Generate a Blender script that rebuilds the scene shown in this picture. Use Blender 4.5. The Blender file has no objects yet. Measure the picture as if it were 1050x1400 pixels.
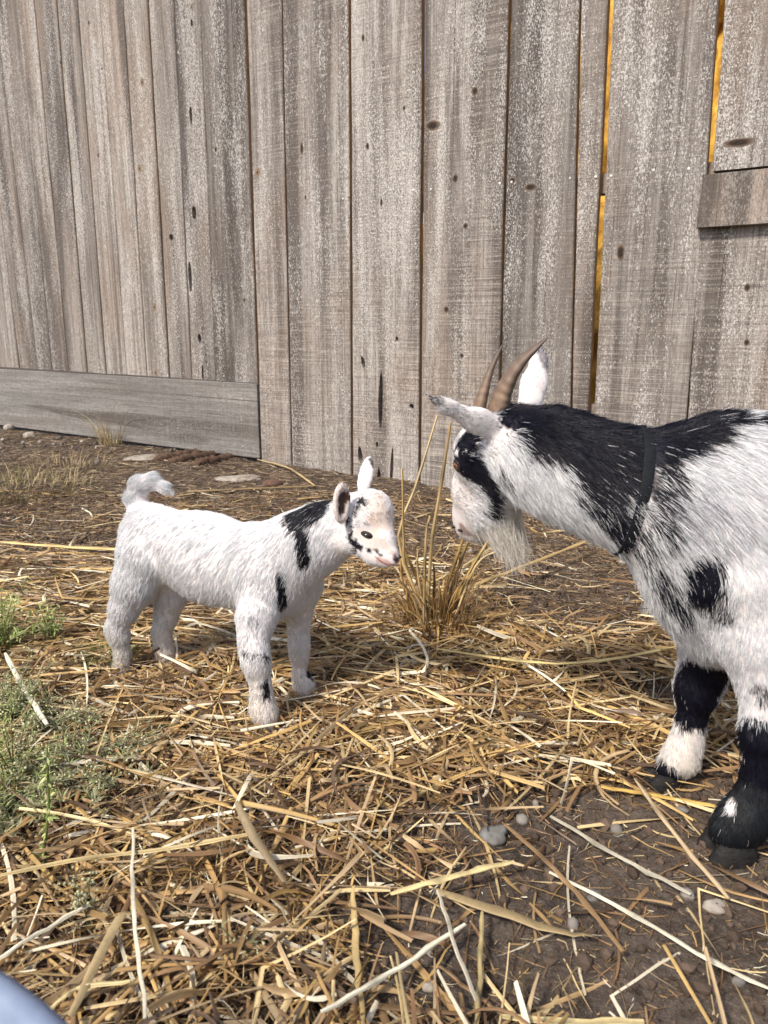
import bpy, bmesh, math, random
import numpy as np
from mathutils import Vector, Matrix, kdtree

rng = np.random.default_rng(7)
random.seed(7)
S = bpy.context.scene
COL = S.collection

# ------------------------------------------------------------------ camera
H = 0.58; PITCH = math.radians(14.0); F = 1030.0      # eye height, tilt, focal length in photo pixels (1050 x 1400)
cam_d = bpy.data.cameras.new('camera'); cam = bpy.data.objects.new('camera', cam_d); COL.objects.link(cam)
cam.location = (0, 0, H); cam.rotation_euler = (math.radians(90) - PITCH, 0, 0)
cam_d.sensor_fit = 'VERTICAL'; cam_d.sensor_height = 36; cam_d.lens = F / 1400 * 36
cam_d.clip_start = 0.02; cam_d.clip_end = 2000
cam_d.dof.use_dof = True; cam_d.dof.focus_distance = 1.35; cam_d.dof.aperture_fstop = cam_d.lens / 1000 / 0.0022
S.camera = cam

# ------------------------------------------------------------------ sky, sun, exposure
SUN_EL, SUN_AZ = math.radians(48), math.radians(222)   # azimuth clockwise from +Y: behind the camera, to the left
W = bpy.data.worlds.new('World'); S.world = W; W.use_nodes = True
nt = W.node_tree
sky = nt.nodes.new('ShaderNodeTexSky'); sky.sky_type = 'NISHITA'; sky.sun_disc = False
sky.sun_elevation = SUN_EL; sky.sun_rotation = SUN_AZ; sky.air_density = 1.0; sky.dust_density = 2.5; sky.ozone_density = 1.0
bg = nt.nodes['Background']; bg.inputs['Strength'].default_value = 0.115
nt.links.new(sky.outputs[0], bg.inputs['Color'])
sd = bpy.data.lights.new('sun', 'SUN'); sd.energy = 2.7; sd.angle = math.radians(8); sd.color = (1.0, 0.93, 0.82)
so = bpy.data.objects.new('sun', sd); COL.objects.link(so)
sdir = Vector((math.sin(SUN_AZ) * math.cos(SUN_EL), math.cos(SUN_AZ) * math.cos(SUN_EL), math.sin(SUN_EL)))
so.rotation_euler = sdir.to_track_quat('Z', 'Y').to_euler()
S.view_settings.view_transform = 'Standard'; S.view_settings.look = 'None'
S.view_settings.exposure = 0.78; S.view_settings.gamma = 1.0; S.view_settings.use_curve_mapping = False
S.cycles.use_denoising = True
S.cycles.max_bounces = 12; S.cycles.diffuse_bounces = 8; S.cycles.transmission_bounces = 8; S.cycles.transparent_max_bounces = 8
S.cycles_curves.shape = 'RIBBONS'

# ------------------------------------------------------------------ geometry helpers
CP, SP = math.cos(PITCH), math.sin(PITCH)
def ray(px, py):                                       # direction of a photo pixel in the world
    xc, yc = px - 525.0, 700.0 - py
    return np.array([xc, F * CP + yc * SP, -F * SP + yc * CP])
def at(px, py, Y):                                     # the point seen at that pixel at world depth Y
    d = ray(px, py); return np.array([0, 0, H]) + d * (Y / d[1])
def G(px, py, z=0.0):
    d = ray(px, py); return np.array([0, 0, H]) + d * ((z - H) / d[2])
def pxm(P):                                            # metres per photo pixel at a point
    return (P[1] * CP - (P[2] - H) * SP) / F

def hash2(ix, iy, s):
    h = (ix.astype(np.int64) * 374761393 + iy.astype(np.int64) * 668265263 + s * 974634777) & 0x7fffffff
    h = ((h ^ (h >> 13)) * 1274126177) & 0x7fffffff
    return ((h ^ (h >> 16)) & 0xffff) / 65535.0
def noise2(x, y, s=0):
    x = np.asarray(x, float); y = np.asarray(y, float)
    ix, iy = np.floor(x), np.floor(y); fx, fy = x - ix, y - iy
    fx = fx * fx * (3 - 2 * fx); fy = fy * fy * (3 - 2 * fy)
    a, b = hash2(ix, iy, s), hash2(ix + 1, iy, s); c, d = hash2(ix, iy + 1, s), hash2(ix + 1, iy + 1, s)
    return (a * (1 - fx) + b * fx) * (1 - fy) + (c * (1 - fx) + d * fx) * fy
def noise3(P, sc, s=0):                                # cheap 3-D noise from three planes
    return (noise2(P[:, 0] * sc, P[:, 1] * sc, s) + noise2(P[:, 1] * sc + 7, P[:, 2] * sc, s + 1) + noise2(P[:, 2] * sc + 3, P[:, 0] * sc, s + 2)) / 3

def gz(x, y):                                          # ground height
    r = np.hypot(x, np.asarray(y) - 1.5); fade = np.clip(1.6 - r / 4.0, 0, 1)
    z = (noise2(np.asarray(x) * 4, np.asarray(y) * 4, 1) - .5) * .014 + (noise2(np.asarray(x) * 17, np.asarray(y) * 17, 2) - .5) * .008
    z = z + (noise2(np.asarray(x) * 55, np.asarray(y) * 55, 3) - .5) * .006
    return z * fade

def obj(name, mesh, mat=None, parent=None, loc=None):
    o = bpy.data.objects.new(name, mesh); COL.objects.link(o)
    if mat is not None: mesh.materials.append(mat)
    if parent is not None: o.parent = parent
    if loc is not None: o.location = loc
    return o
def empty(name, loc=(0, 0, 0)):
    o = bpy.data.objects.new(name, None); COL.objects.link(o); o.location = Vector([float(v) for v in loc]); o.empty_display_size = .05
    return o
def tag(o, label=None, cat=None, group=None, kind=None):
    if label: o['label'] = label
    if cat: o['category'] = cat
    if group: o['group'] = group
    if kind: o['kind'] = kind
    return o
def mesh_np(name, V, Fq, smooth=True, col=None, tris=None):
    """V (n,3); Fq (m,4) quads; tris (k,3); col (n,4) colour attribute 'col'"""
    me = bpy.data.meshes.new(name)
    V = np.asarray(V, np.float32); nq = 0 if Fq is None else len(Fq); ntr = 0 if tris is None else len(tris)
    me.vertices.add(len(V)); me.vertices.foreach_set('co', V.ravel())
    idx = []; st = []
    if nq: idx.append(np.asarray(Fq, np.int32).ravel()); st.append(np.arange(nq) * 4)
    if ntr: idx.append(np.asarray(tris, np.int32).ravel()); st.append(nq * 4 + np.arange(ntr) * 3)
    idx = np.concatenate(idx); st = np.concatenate(st).astype(np.int32)
    me.loops.add(len(idx)); me.loops.foreach_set('vertex_index', idx)
    me.polygons.add(nq + ntr); me.polygons.foreach_set('loop_start', st)
    me.update(calc_edges=True); me.validate()
    me.polygons.foreach_set('use_smooth', np.full(len(me.polygons), smooth))
    if col is not None:
        a = me.attributes.new('col', 'FLOAT_COLOR', 'POINT'); a.data.foreach_set('color', np.asarray(col, np.float32).ravel())
    return me
def smooth_path(P, n):                                 # Catmull-Rom through control points
    P = np.asarray(P, float)
    if len(P) == 2: t = np.linspace(0, 1, n)[:, None]; return P[0] * (1 - t) + P[1] * t
    Q = np.vstack([2 * P[0] - P[1], P, 2 * P[-1] - P[-2]]); out = []
    for u in np.linspace(0, len(P) - 1 - 1e-6, n):
        i = int(u); t = u - i; a, b, c, d = Q[i:i + 4]
        out.append(.5 * ((2 * b) + (c - a) * t + (2 * a - 5 * b + 4 * c - d) * t * t + (3 * b - a - 3 * c + d) * t ** 3))
    return np.array(out)
def tube(P, R, n=8, flat=1.0, jitter=0):
    P = np.asarray(P, float); m = len(P); R = np.broadcast_to(np.asarray(R, float), (m,))
    T = np.gradient(P, axis=0); T /= np.linalg.norm(T, axis=1)[:, None] + 1e-12
    up = np.array([0, 0, 1.0]) if abs(T[0][2]) < .9 else np.array([1.0, 0, 0])
    V = []
    side = np.cross(T[0], up)
    for i in range(m):
        side = side - T[i] * side.dot(T[i]); side /= np.linalg.norm(side); oth = np.cross(side, T[i])
        a = np.linspace(0, 2 * math.pi, n, endpoint=False)
        rr = R[i] * (1 + jitter * (rng.random(n) - .5))
        V.append(P[i] + (np.cos(a) * rr)[:, None] * side + (np.sin(a) * rr * flat)[:, None] * oth)
    V = np.vstack(V); q = []
    for i in range(m - 1):
        for j in range(n):
            k = (j + 1) % n; q.append((i * n + j, i * n + k, (i + 1) * n + k, (i + 1) * n + j))
    t = []
    V = np.vstack([V, P[0], P[-1]]); c0, c1 = m * n, m * n + 1
    for j in range(n):
        k = (j + 1) % n; t.append((c0, k, j)); t.append((c1, (m - 1) * n + j, (m - 1) * n + k))
    return V, np.array(q), np.array(t)
def merge(parts):
    V, Q, T, C, off = [], [], [], [], 0
    for p in parts:
        v, q, t = p[:3]; V.append(v)
        if q is not None and len(q): Q.append(np.asarray(q) + off)
        if t is not None and len(t): T.append(np.asarray(t) + off)
        if len(p) > 3: C.append(np.broadcast_to(p[3], (len(v), 4)))
        off += len(v)
    return np.vstack(V), (np.vstack(Q) if Q else None), (np.vstack(T) if T else None), (np.vstack(C) if C else None)
def build(name, parts, mat, parent=None, smooth=True):
    V, Q, T, C = merge(parts)
    return obj(name, mesh_np(name, V, Q, smooth, C, T), mat, parent)
def blob(c, r, seed=0, sub=2, rough=.25, R=None):      # irregular stone-like lump
    bm = bmesh.new(); bmesh.ops.create_icosphere(bm, subdivisions=sub, radius=1.0)
    V = np.array([v.co[:] for v in bm.verts]); T = np.array([[v.index for v in f.verts] for f in bm.faces]); bm.free()
    n = noise3(V + seed * 3.1, 1.3, seed) - .5; n2 = noise3(V + seed, 3.7, seed + 9) - .5
    V = V * (1 + rough * 2 * n + rough * .7 * n2)[:, None] * np.asarray(r)
    if R is not None: V = V @ np.array(R).T
    return V + np.asarray(c), None, T

# ------------------------------------------------------------------ material helpers
def mat(name):
    m = bpy.data.materials.new(name); m.use_nodes = True
    return m, m.node_tree, m.node_tree.nodes['Principled BSDF']
def N(t, kind, **kw):
    n = t.nodes.new(kind)
    for k, v in kw.items():
        if k.startswith('i_'):
            key = k[2:]; n.inputs[int(key) if key.isdigit() else key.replace('_', ' ')].default_value = v
        else: setattr(n, k, v)
    return n
def L(t, a, b): t.links.new(a, b)
def ramp(t, fac, stops):
    r = t.nodes.new('ShaderNodeValToRGB'); e = r.color_ramp.elements
    while len(e) < len(stops): e.new(.5)
    for el, (p, c) in zip(e, stops): el.position = p; el.color = c if len(c) == 4 else (*c, 1)
    L(t, fac, r.inputs[0]); return r.outputs[0]
def mix(t, fac, a, b, mode='MIX'):
    m = t.nodes.new('ShaderNodeMix'); m.data_type = 'RGBA'; m.blend_type = mode
    for v, s in ((fac, m.inputs[0]), (a, m.inputs[6]), (b, m.inputs[7])):
        if hasattr(v, 'links'): L(t, v, s)
        else: s.default_value = v if not isinstance(v, tuple) or len(v) == 4 else (*v, 1)
    return m.outputs[2]
def math_(t, op, a, b=None):
    m = t.nodes.new('ShaderNodeMath'); m.operation = op
    for v, s in ((a, m.inputs[0]), (b, m.inputs[1])):
        if v is None: continue
        if hasattr(v, 'links'): L(t, v, s)
        else: s.default_value = v
    return m.outputs[0]
def mapped(t, scale, rand=None, coord='Object'):
    tc = t.nodes.new('ShaderNodeTexCoord'); mp = t.nodes.new('ShaderNodeMapping'); mp.inputs['Scale'].default_value = scale
    src = tc.outputs[coord]
    if rand is not None:
        v = N(t, 'ShaderNodeVectorMath', operation='ADD'); cb = t.nodes.new('ShaderNodeCombineXYZ')
        for i in range(3): L(t, math_(t, 'MULTIPLY', rand, 31.7 + 11 * i), cb.inputs[i])
        L(t, src, v.inputs[0]); L(t, cb.outputs[0], v.inputs[1]); src = v.outputs[0]
    L(t, src, mp.inputs['Vector']); return mp.outputs[0]
def noise_tex(t, vec, scale, detail=4, rough=.55, dist=0):
    n = N(t, 'ShaderNodeTexNoise'); n.inputs['Scale'].default_value = scale; n.inputs['Detail'].default_value = detail
    n.inputs['Roughness'].default_value = rough; n.inputs['Distortion'].default_value = dist; L(t, vec, n.inputs['Vector']); return n.outputs['Fac']

def wood_material(name, base, lo, hi, speck=1.0, saw=1.0, brown=0.5):
    m, t, b = mat(name)
    oi = t.nodes.new('ShaderNodeObjectInfo'); rnd = oi.outputs['Random']
    v = mapped(t, (1, 1, 1), rnd)
    def vs(sx, sz):
        mp = t.nodes.new('ShaderNodeMapping'); mp.inputs['Scale'].default_value = (sx, sx, sz); L(t, v, mp.inputs['Vector']); return mp.outputs[0]
    grain = noise_tex(t, vs(55, 1.1), 1.0, 8, .68, .8)
    fine = noise_tex(t, vs(300, 5), 1.0, 4, .65)
    broad = noise_tex(t, vs(8, .5), 1.0, 4, .55, .5)
    patch = noise_tex(t, vs(4, 1.6), 1.0, 4, .55)
    mott = noise_tex(t, vs(120, 45), 1.0, 3, .6)
    col = ramp(t, grain, [(.34, lo), (.49, base), (.65, hi)])
    col = mix(t, math_(t, 'MULTIPLY', ramp_f(t, patch, .45, .62), brown), col, (.205, .143, .102))
    col = mix(t, math_(t, 'MULTIPLY', ramp_f(t, broad, .52, .62), .85), col, (.075, .062, .054))
    col = mix(t, math_(t, 'MULTIPLY', ramp_f(t, broad, .42, .30), .45), col, (.42, .39, .36))
    hsv = N(t, 'ShaderNodeHueSaturation'); L(t, col, hsv.inputs['Color'])
    L(t, math_(t, 'ADD', math_(t, 'MULTIPLY', rnd, .52), .72), hsv.inputs['Value'])
    col = hsv.outputs[0]
    geo = t.nodes.new('ShaderNodeNewGeometry'); sx = t.nodes.new('ShaderNodeSeparateXYZ'); L(t, geo.outputs['Position'], sx.inputs[0])
    hi_z = ramp_f(t, sx.outputs[2], .1, 1.2); low_z = ramp_f(t, sx.outputs[2], 1.0, .15)
    # saw marks across the face
    sawn = noise_tex(t, vs(5, 230), 1.0, 3, .7, .25)
    sawm = math_(t, 'ADD', math_(t, 'MULTIPLY', ramp_f(t, noise_tex(t, vs(3, 1.5), 1.0, 3, .6), .38, .6), .65), math_(t, 'MULTIPLY', low_z, .45))
    col = mix(t, math_(t, 'MULTIPLY', math_(t, 'MULTIPLY', ramp_f(t, sawn, .50, .68), sawm), .50 * saw), col, (.50, .435, .37))
    col = mix(t, math_(t, 'MULTIPLY', math_(t, 'MULTIPLY', ramp_f(t, sawn, .47, .32), sawm), .55 * saw), col, (.10, .08, .07))
    # thin dark grain lines and drying checks
    col = mix(t, math_(t, 'MULTIPLY', ramp_f(t, fine, .47, .30), .85), col, (.075, .06, .052))
    chk = noise_tex(t, vs(85, .45), 1.0, 3, .5, .3)
    col = mix(t, math_(t, 'MULTIPLY', ramp_f(t, chk, .34, .27), .9), col, (.035, .027, .023))
    col = mix(t, math_(t, 'MULTIPLY', ramp_f(t, mott, .52, .34), .55), col, (.12, .10, .088))
    # raised weathered fibres: pale flecks, more of them on the upper, rain-washed part
    fl = noise_tex(t, vs(290, 135), 1.0, 2, .6, .7)
    fm = noise_tex(t, vs(13, 1.6), 1.0, 4, .62)
    thr = math_(t, 'ADD', math_(t, 'MULTIPLY', ramp_f(t, fm, .40, .64), .17), math_(t, 'MULTIPLY', hi_z, .03))
    flm2 = ramp_f(t, math_(t, 'ADD', fl, thr), .62, .80)
    col = mix(t, math_(t, 'MULTIPLY', flm2, .85 * speck), col, (.62, .585, .55))
    L(t, col, b.inputs['Base Color'])
    b.inputs['Roughness'].default_value = .85; b.inputs['Specular IOR Level'].default_value = .25
    hgt = math_(t, 'ADD', math_(t, 'MULTIPLY', grain, .6), math_(t, 'MULTIPLY', fine, .6))
    hgt = math_(t, 'ADD', hgt, math_(t, 'MULTIPLY', sawn, .4 * saw)); hgt = math_(t, 'ADD', hgt, math_(t, 'MULTIPLY', flm2, .3 * speck))
    bp = N(t, 'ShaderNodeBump'); bp.inputs['Strength'].default_value = .8; bp.inputs['Distance'].default_value = .004
    L(t, hgt, bp.inputs['Height']); L(t, bp.outputs[0], b.inputs['Normal'])
    return m
def ramp_f(t, fac, a, b_):
    mr = t.nodes.new('ShaderNodeMapRange'); mr.inputs['From Min'].default_value = a; mr.inputs['From Max'].default_value = b_
    mr.clamp = True; L(t, fac, mr.inputs['Value']); return mr.outputs[0]
def attr_material(name, rough=.6, spec=.3, trans=0.0, noise=0.0, attr='col', bump=0):
    m, t, b = mat(name)
    a = N(t, 'ShaderNodeAttribute', attribute_name=attr); c = a.outputs['Color']
    if noise:
        n = noise_tex(t, mapped(t, (1, 1, 1)), 220, 3, .6)
        c = mix(t, math_(t, 'MULTIPLY', ramp_f(t, n, .45, .7), noise), c, (.10, .07, .045))
    L(t, c, b.inputs['Base Color']); b.inputs['Roughness'].default_value = rough; b.inputs['Specular IOR Level'].default_value = spec
    if trans:
        tr = t.nodes.new('ShaderNodeBsdfTranslucent'); L(t, c, tr.inputs[0]); ms = t.nodes.new('ShaderNodeMixShader'); ms.inputs[0].default_value = trans
        L(t, b.outputs[0], ms.inputs[1]); L(t, tr.outputs[0], ms.inputs[2]); L(t, ms.outputs[0], t.nodes['Material Output'].inputs['Surface'])
    return m
def plain(name, c, rough=.7, spec=.3, nscale=0, c2=None, bump=0, stretch=(1, 1, 1)):
    m, t, b = mat(name)
    b.inputs['Base Color'].default_value = (*c, 1); b.inputs['Roughness'].default_value = rough; b.inputs['Specular IOR Level'].default_value = spec
    if nscale:
        n = noise_tex(t, mapped(t, stretch), nscale, 5, .6, .3)
        L(t, mix(t, ramp_f(t, n, .35, .68), c, c2 or tuple(x * .5 for x in c)), b.inputs['Base Color'])
        if bump:
            bp = N(t, 'ShaderNodeBump'); bp.inputs['Strength'].default_value = .6; bp.inputs['Distance'].default_value = bump; L(t, n, bp.inputs['Height']); L(t, bp.outputs[0], b.inputs['Normal'])
    return m

M_wood = wood_material('weathered_plank', (.255, .225, .203), (.120, .102, .090), (.385, .352, .325), saw=1.55)
M_woodleft = wood_material('weathered_narrow_plank', (.245, .213, .188), (.130, .107, .092), (.36, .328, .30), speck=.9, saw=.12, brown=.5)
M_skirt = wood_material('weathered_skirt_board', (.215, .205, .195), (.15, .14, .13), (.285, .275, .262), speck=.25, saw=.35, brown=.15)
M_rail = wood_material('weathered_rail', (.36, .29, .24), (.22, .165, .13), (.46, .39, .33), speck=.35, saw=.3, brown=.6)
M_edge = plain('orange_wood_edge', (.42, .27, .15), .8, .2, 40, (.25, .15, .08), .001, (4, 4, .5))  # lighter, more orange colour for the right-hand sides of the boards
M_knot = attr_material('knot_wood', .85, .2, 0, .5)
M_nail = plain('nail_metal', (.75, .75, .74), .4, .5, 90, (.25, .2, .17))
M_straw = attr_material('straw', .5, .35, .14, .18)
M_soil = None

# soil
M_soil, t, b = mat('soil')
v = mapped(t, (1, 1, 1))
n1 = noise_tex(t, v, 9, 6, .6); n2 = noise_tex(t, v, 90, 5, .65); n3 = noise_tex(t, v, 420, 3, .7)
c = ramp(t, n1, [(.3, (.050, .039, .031)), (.55, (.090, .070, .056)), (.75, (.145, .116, .095))])
c = mix(t, ramp_f(t, n2, .5, .72), c, (.16, .125, .10)); c = mix(t, ramp_f(t, n2, .46, .32), c, (.035, .025, .019))
c = mix(t, math_(t, 'MULTIPLY', ramp_f(t, n3, .60, .70), .8), c, (.30, .235, .17))
L(t, c, b.inputs['Base Color']); b.inputs['Roughness'].default_value = .95; b.inputs['Specular IOR Level'].default_value = .15
bp = N(t, 'ShaderNodeBump'); bp.inputs['Strength'].default_value = .9; bp.inputs['Distance'].default_value = .006
L(t, math_(t, 'ADD', n2, math_(t, 'MULTIPLY', n3, .5)), bp.inputs['Height']); L(t, bp.outputs[0], b.inputs['Normal'])

# ------------------------------------------------------------------ ground
def axis(lo, hi, step, far):
    a = np.arange(lo, hi + 1e-6, step); k = 1.35; out = []; d = step; x = hi
    while x < far: d *= k; x += d; out.append(x)
    lefts = []; d = step; x = lo
    while x > -far: d *= k; x -= d; lefts.append(x)
    return np.array(lefts[::-1] + list(a) + out)
xs, ys = axis(-1.5, 1.1, .012, 300), axis(.3, 3.4, .014, 300)
XX, YY = np.meshgrid(xs, ys, indexing='ij'); ZZ = gz(XX, YY)
nx, ny = XX.shape; V = np.stack([XX, YY, ZZ], -1).reshape(-1, 3)
I = (np.arange(nx - 1)[:, None] * ny + np.arange(ny - 1)[None]).ravel()
tag(obj('ground', mesh_np('ground', V, np.stack([I, I + ny, I + ny + 1, I + 1], -1)), M_soil), kind='structure')

# ------------------------------------------------------------------ fence
F0 = G(355, 632); U = np.array([.832, -.555, 0]); U /= np.linalg.norm(U); NF = np.array([-U[1], U[0], 0]); NF = NF if NF.dot(-F0) > 0 else -NF
def fs(px, py, off=0.0):                               # pixel -> (distance along the fence, height), on its face
    d = ray(px, py); o = np.array([0, 0, H]); P0 = F0 + NF * off
    k = (P0 - o).dot(NF) / d.dot(NF); P = o + d * k; return (P - F0).dot(U), P[2]
fence = empty('fence', F0)
fence.rotation_euler = (0, 0, math.atan2(U[1], U[0]))
tag(fence, 'weathered grey plank fence standing behind the two goats', 'fence')
TOP = 2.35
# fence-local frame: x along the fence, -y towards the camera, z up
def plank_mesh(name, bl, br, tl, tr, y0, th, bev=.003):
    """corners (x,z) bottom-left, bottom-right, top-left, top-right; front face at y=-y0; slightly wavy sides"""
    n = 14; ox = (bl[0] + br[0]) / 2; oz = min(bl[1], br[1])
    rows = []
    for i in range(n):
        f = i / (n - 1); w = .0016 * (0 if i in (0,) else 1)
        l = np.array(bl) * (1 - f) + np.array(tl) * f; r = np.array(br) * (1 - f) + np.array(tr) * f
        rows.append((l[0] + random.uniform(-w, w) - ox, l[1] - oz, r[0] + random.uniform(-w, w) - ox, r[1] - oz))
    prof = lambda l, zl, r, zr: [(l, -y0 + bev, zl), (l + bev, -y0, zl), (r - bev, -y0, zr), (r, -y0 + bev, zr), (r, -y0 + th, zr), (l, -y0 + th, zl)]
    V = []
    for rw in rows: V += prof(*rw)
    Q = []
    for i in range(n - 1):
        for j in range(6): k = (j + 1) % 6; Q.append((i * 6 + j, i * 6 + k, (i + 1) * 6 + k, (i + 1) * 6 + j))
    Q.append((5, 2, 1, 0)); Q.append((5, 4, 3, 2)); e = (n - 1) * 6; Q.append((e, e + 1, e + 2, e + 5)); Q.append((e + 2, e + 3, e + 4, e + 5))
    return mesh_np(name, np.array(V), np.array(Q), False), (ox, 0, oz)
PLANKS = {}
def plank(key, bl, br, tl, tr, y0=.0, th=.024, m=None):
    me, loc = plank_mesh('plank', bl, br, tl, tr, y0, th)
    me.materials.append(m or M_wood); me.materials.append(M_edge)
    for i in range(13): me.polygons[i * 6 + 3].material_index = 1
    o = obj('plank', me, None, fence, loc); PLANKS[key] = o; return o
def ext(px0, px1, y1, top=TOP):                        # a board edge through (px0,0) and (px1,y1): bottom and top in fence coordinates
    a, b = fs(px0, 0), fs(px1, y1); k = (top - a[1]) / (a[1] - b[1] + 1e-9)
    return b, (a[0] + (a[0] - b[0]) * k, top)
gap = .0035
# wide boards on the right; (x at y=0, x at lower y, lower y, gap to the right in px)
R = [((337, 358, 637), (383.5, 398, 641), 'a'), ((386, 400, 641), (476, 480, 655), 'b'), ((480, 483, 656), (577, 571.5, 668), 'c'),
     ((582, 575, 684), (696, 677, 700), 'd'), ((700, 680.5, 703), (792.5, 776.5, 716), 'e'), ((795.5, 778.5, 716), (831, 796, 719), 'f'),
     ((839.5, 806, 719), (983, 926, 737), 'g')]
for (l, r, k) in R:
    bl, tl = ext(*l); br, tr = ext(*r)
    plank(k, bl, br, tl, tr, y0=random.uniform(-.002, .004))
# boards right of the last gap: above and below the short rail
zr0, zr1 = fs(1000, 312)[1], fs(1000, 238)[1]
bl, tl = ext(991.5, 974, 236); s1 = tl[0] + .33
plank('h', (bl[0], zr1 + .012), (s1, zr1 + .012), tl, (s1, TOP), y0=.001)
b2, _ = ext(991.5, 930, 737); s_l = fs(954, 318)[0]
plank('i', b2, (b2[0] + .30, b2[1] - .01), (s_l + .004, zr0 + .03), (s_l + .004 + .29, zr0 + .03), y0=.002)
x = s1 + .006
for j in range(6):
    w = random.uniform(.24, .32); plank('r%d' % j, (x, .02), (x + w, .02), (x, TOP), (x + w, TOP), y0=random.uniform(-.002, .004)); x += w + .006
x_end = x
# short rail nailed over them
rail_l = fs(955, 275, .03)[0]
me, loc = plank_mesh('rail', (rail_l, zr0 + .004), (rail_l + 1.5, zr0 + .004), (rail_l + .004, zr1), (rail_l + 1.5, zr1), .032, .030, .006)
obj('rail', me, M_rail, fence, loc)
# narrow boards of the left panel
E = [(-40, 24.7, 503), (-10, 50, 505), (20.6, 70, 506), (44.6, 92.5, 507), (74.7, 117.6, 509), (103, 143, 511), (134, 171, 512), (166, 199, 514), (199, 229, 516), (234, 259, 518), (270.5, 292, 520), (331.5, 350.5, 524)]
for i in range(len(E) - 1):
    bl, tl = ext(*E[i]); br, tr = ext(*E[i + 1])
    plank('L%d' % i, (bl[0] + gap, bl[1]), (br[0] - gap * .4, br[1]), (tl[0] + gap, TOP), (tr[0] - gap * .4, TOP), y0=random.uniform(-.012, -.004), m=M_woodleft)
bl, tl = ext(*E[0]); x = bl[0]; zb = bl[1]
for j in range(8):
    w = random.uniform(.17, .22); plank('M%d' % j, (x - w, zb), (x - gap, zb), (x - w, TOP), (x - gap, TOP), y0=-.006, m=M_woodleft); x -= w + .001
x_start = x
# skirt board under the left panel (grain runs along it)
a, b_ = fs(-300, 480), fs(355, 524); c_, d_ = fs(-300, 536), fs(355.5, 627)
zs_t, zs_b = b_[1], d_[1]
wS, hS = d_[0] - x_start, zs_t - zs_b - .003
V = np.array([(sx * hS / 2, -.003 if sy < 0 else .03, z) for z in np.linspace(0, wS, 12) for (sx, sy) in ((-1, -1), (1, -1), (1, 1), (-1, 1))])
Q = [(i * 4 + j, i * 4 + (j + 1) % 4, (i + 1) * 4 + (j + 1) % 4, (i + 1) * 4 + j) for i in range(11) for j in range(4)] + [(3, 2, 1, 0), (44, 45, 46, 47)]
sk = obj('skirt_board', mesh_np('skirt_board', V, np.array(Q), False), M_skirt, fence, (x_start, 0, zs_b + hS / 2))
sk.rotation_euler = (0, math.radians(90), 0)
bv = sk.modifiers.new('bevel', 'BEVEL'); bv.width = .003; bv.segments = 2
# rails and posts behind the boards
def back_rail(z0, z1, xa, xb):
    me, loc = plank_mesh('back_rail', (xa, z0), (xb, z0), (xa, z1), (xb, z1), -.028, .045); obj('back_rail', me, M_rail, fence, loc)
zn = fs(840, 247)[1]
back_rail(zn - .028, zn + .028, fs(345, 300)[0], x_end); back_rail(.24, .33, fs(345, 600)[0], x_end)
zl = fs(330, 232)[1]; back_rail(zl - .045, zl + .045, x_start, fs(340, 300)[0])
for px in (342, 1120):
    s = fs(px, 400)[0]; me, loc = plank_mesh('post', (s - .05, -.2), (s + .05, -.2), (s - .05, TOP - .1), (s + .05, TOP - .1), -.075, .1); obj('post', me, M_rail, fence, loc)
# knot holes and splits cut right through the boards: (plank, px, py, half width px, half height px)
def cut(key, specs):
    o = PLANKS[key]; parts = []
    for (px, py, rx, rz, lean) in specs:
        s, z = fs(px, py); s2, _ = fs(px + rx, py); _, z2 = fs(px, py - rz)
        a = np.linspace(0, 2 * math.pi, 12, endpoint=False)
        jx = 1 + .3 * (rng.random(12) - .5); rr = np.stack([np.cos(a) * (s2 - s) * jx, np.zeros(12), np.sin(a) * (z2 - z) * (1 + .2 * (rng.random(12) - .5))], -1)
        rr[:, 0] += lean * rr[:, 2]
        f = rr + [s - o.location.x, -.05, z - o.location.z]; bk = f + [0, .12, 0]
        V = np.vstack([f, bk]); Q = [(j, (j + 1) % 12, 12 + (j + 1) % 12, 12 + j) for j in range(12)]
        me = bpy.data.meshes.new('cutter'); me.from_pydata(V.tolist(), [], [q[::-1] for q in Q] + [list(range(12)), list(range(23, 11, -1))])
        bm = bmesh.new(); bm.from_mesh(me); bmesh.ops.recalc_face_normals(bm, faces=bm.faces[:]); bm.to_mesh(me); bm.free()
        co = obj('cutter', me); co.location = o.location; co.parent = fence
        md = o.modifiers.new('hole', 'BOOLEAN'); md.object = co; md.operation = 'DIFFERENCE'; md.solver = 'EXACT'; parts.append(co)
    dg = bpy.context.evaluated_depsgraph_get(); dg.update()
    nm = bpy.data.meshes.new_from_object(o.evaluated_get(dg)); o.modifiers.clear(); o.data = nm; nm.name = 'plank'
    for p in parts: bpy.data.objects.remove(p, do_unlink=True)
cut('L9', [(262.5, 291, 3.0, 10, 0), (258, 157, 2.2, 13, 0), (257, 378, 2.4, 22, 0), (270, 463, 2.2, 7, 0), (274.5, 510, 1.4, 11, 0), (259, 30, 1.8, 5, 0)])
cut('L8', [(231, 324, 2.6, 5, 0)])
cut('L2', [(46, 397, 3.5, 6, 0)]) if 'L2' in PLANKS else None
cut('c', [(521, 548, 3.2, 38, .02), (497, 496, 2.5, 9, -.2), (493, 622, 3.2, 12, -.1), (516, 608, 2.0, 4, 0), (536, 640, 2.0, 28, .05), (543, 463, 2, 3, 0), (563, 555, 3.2, 3.6, 0), (518.5, 655, 2.6, 16, 0)])
cut('L10', [(285.5, 350, 1.3, 14, 0)])
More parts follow.
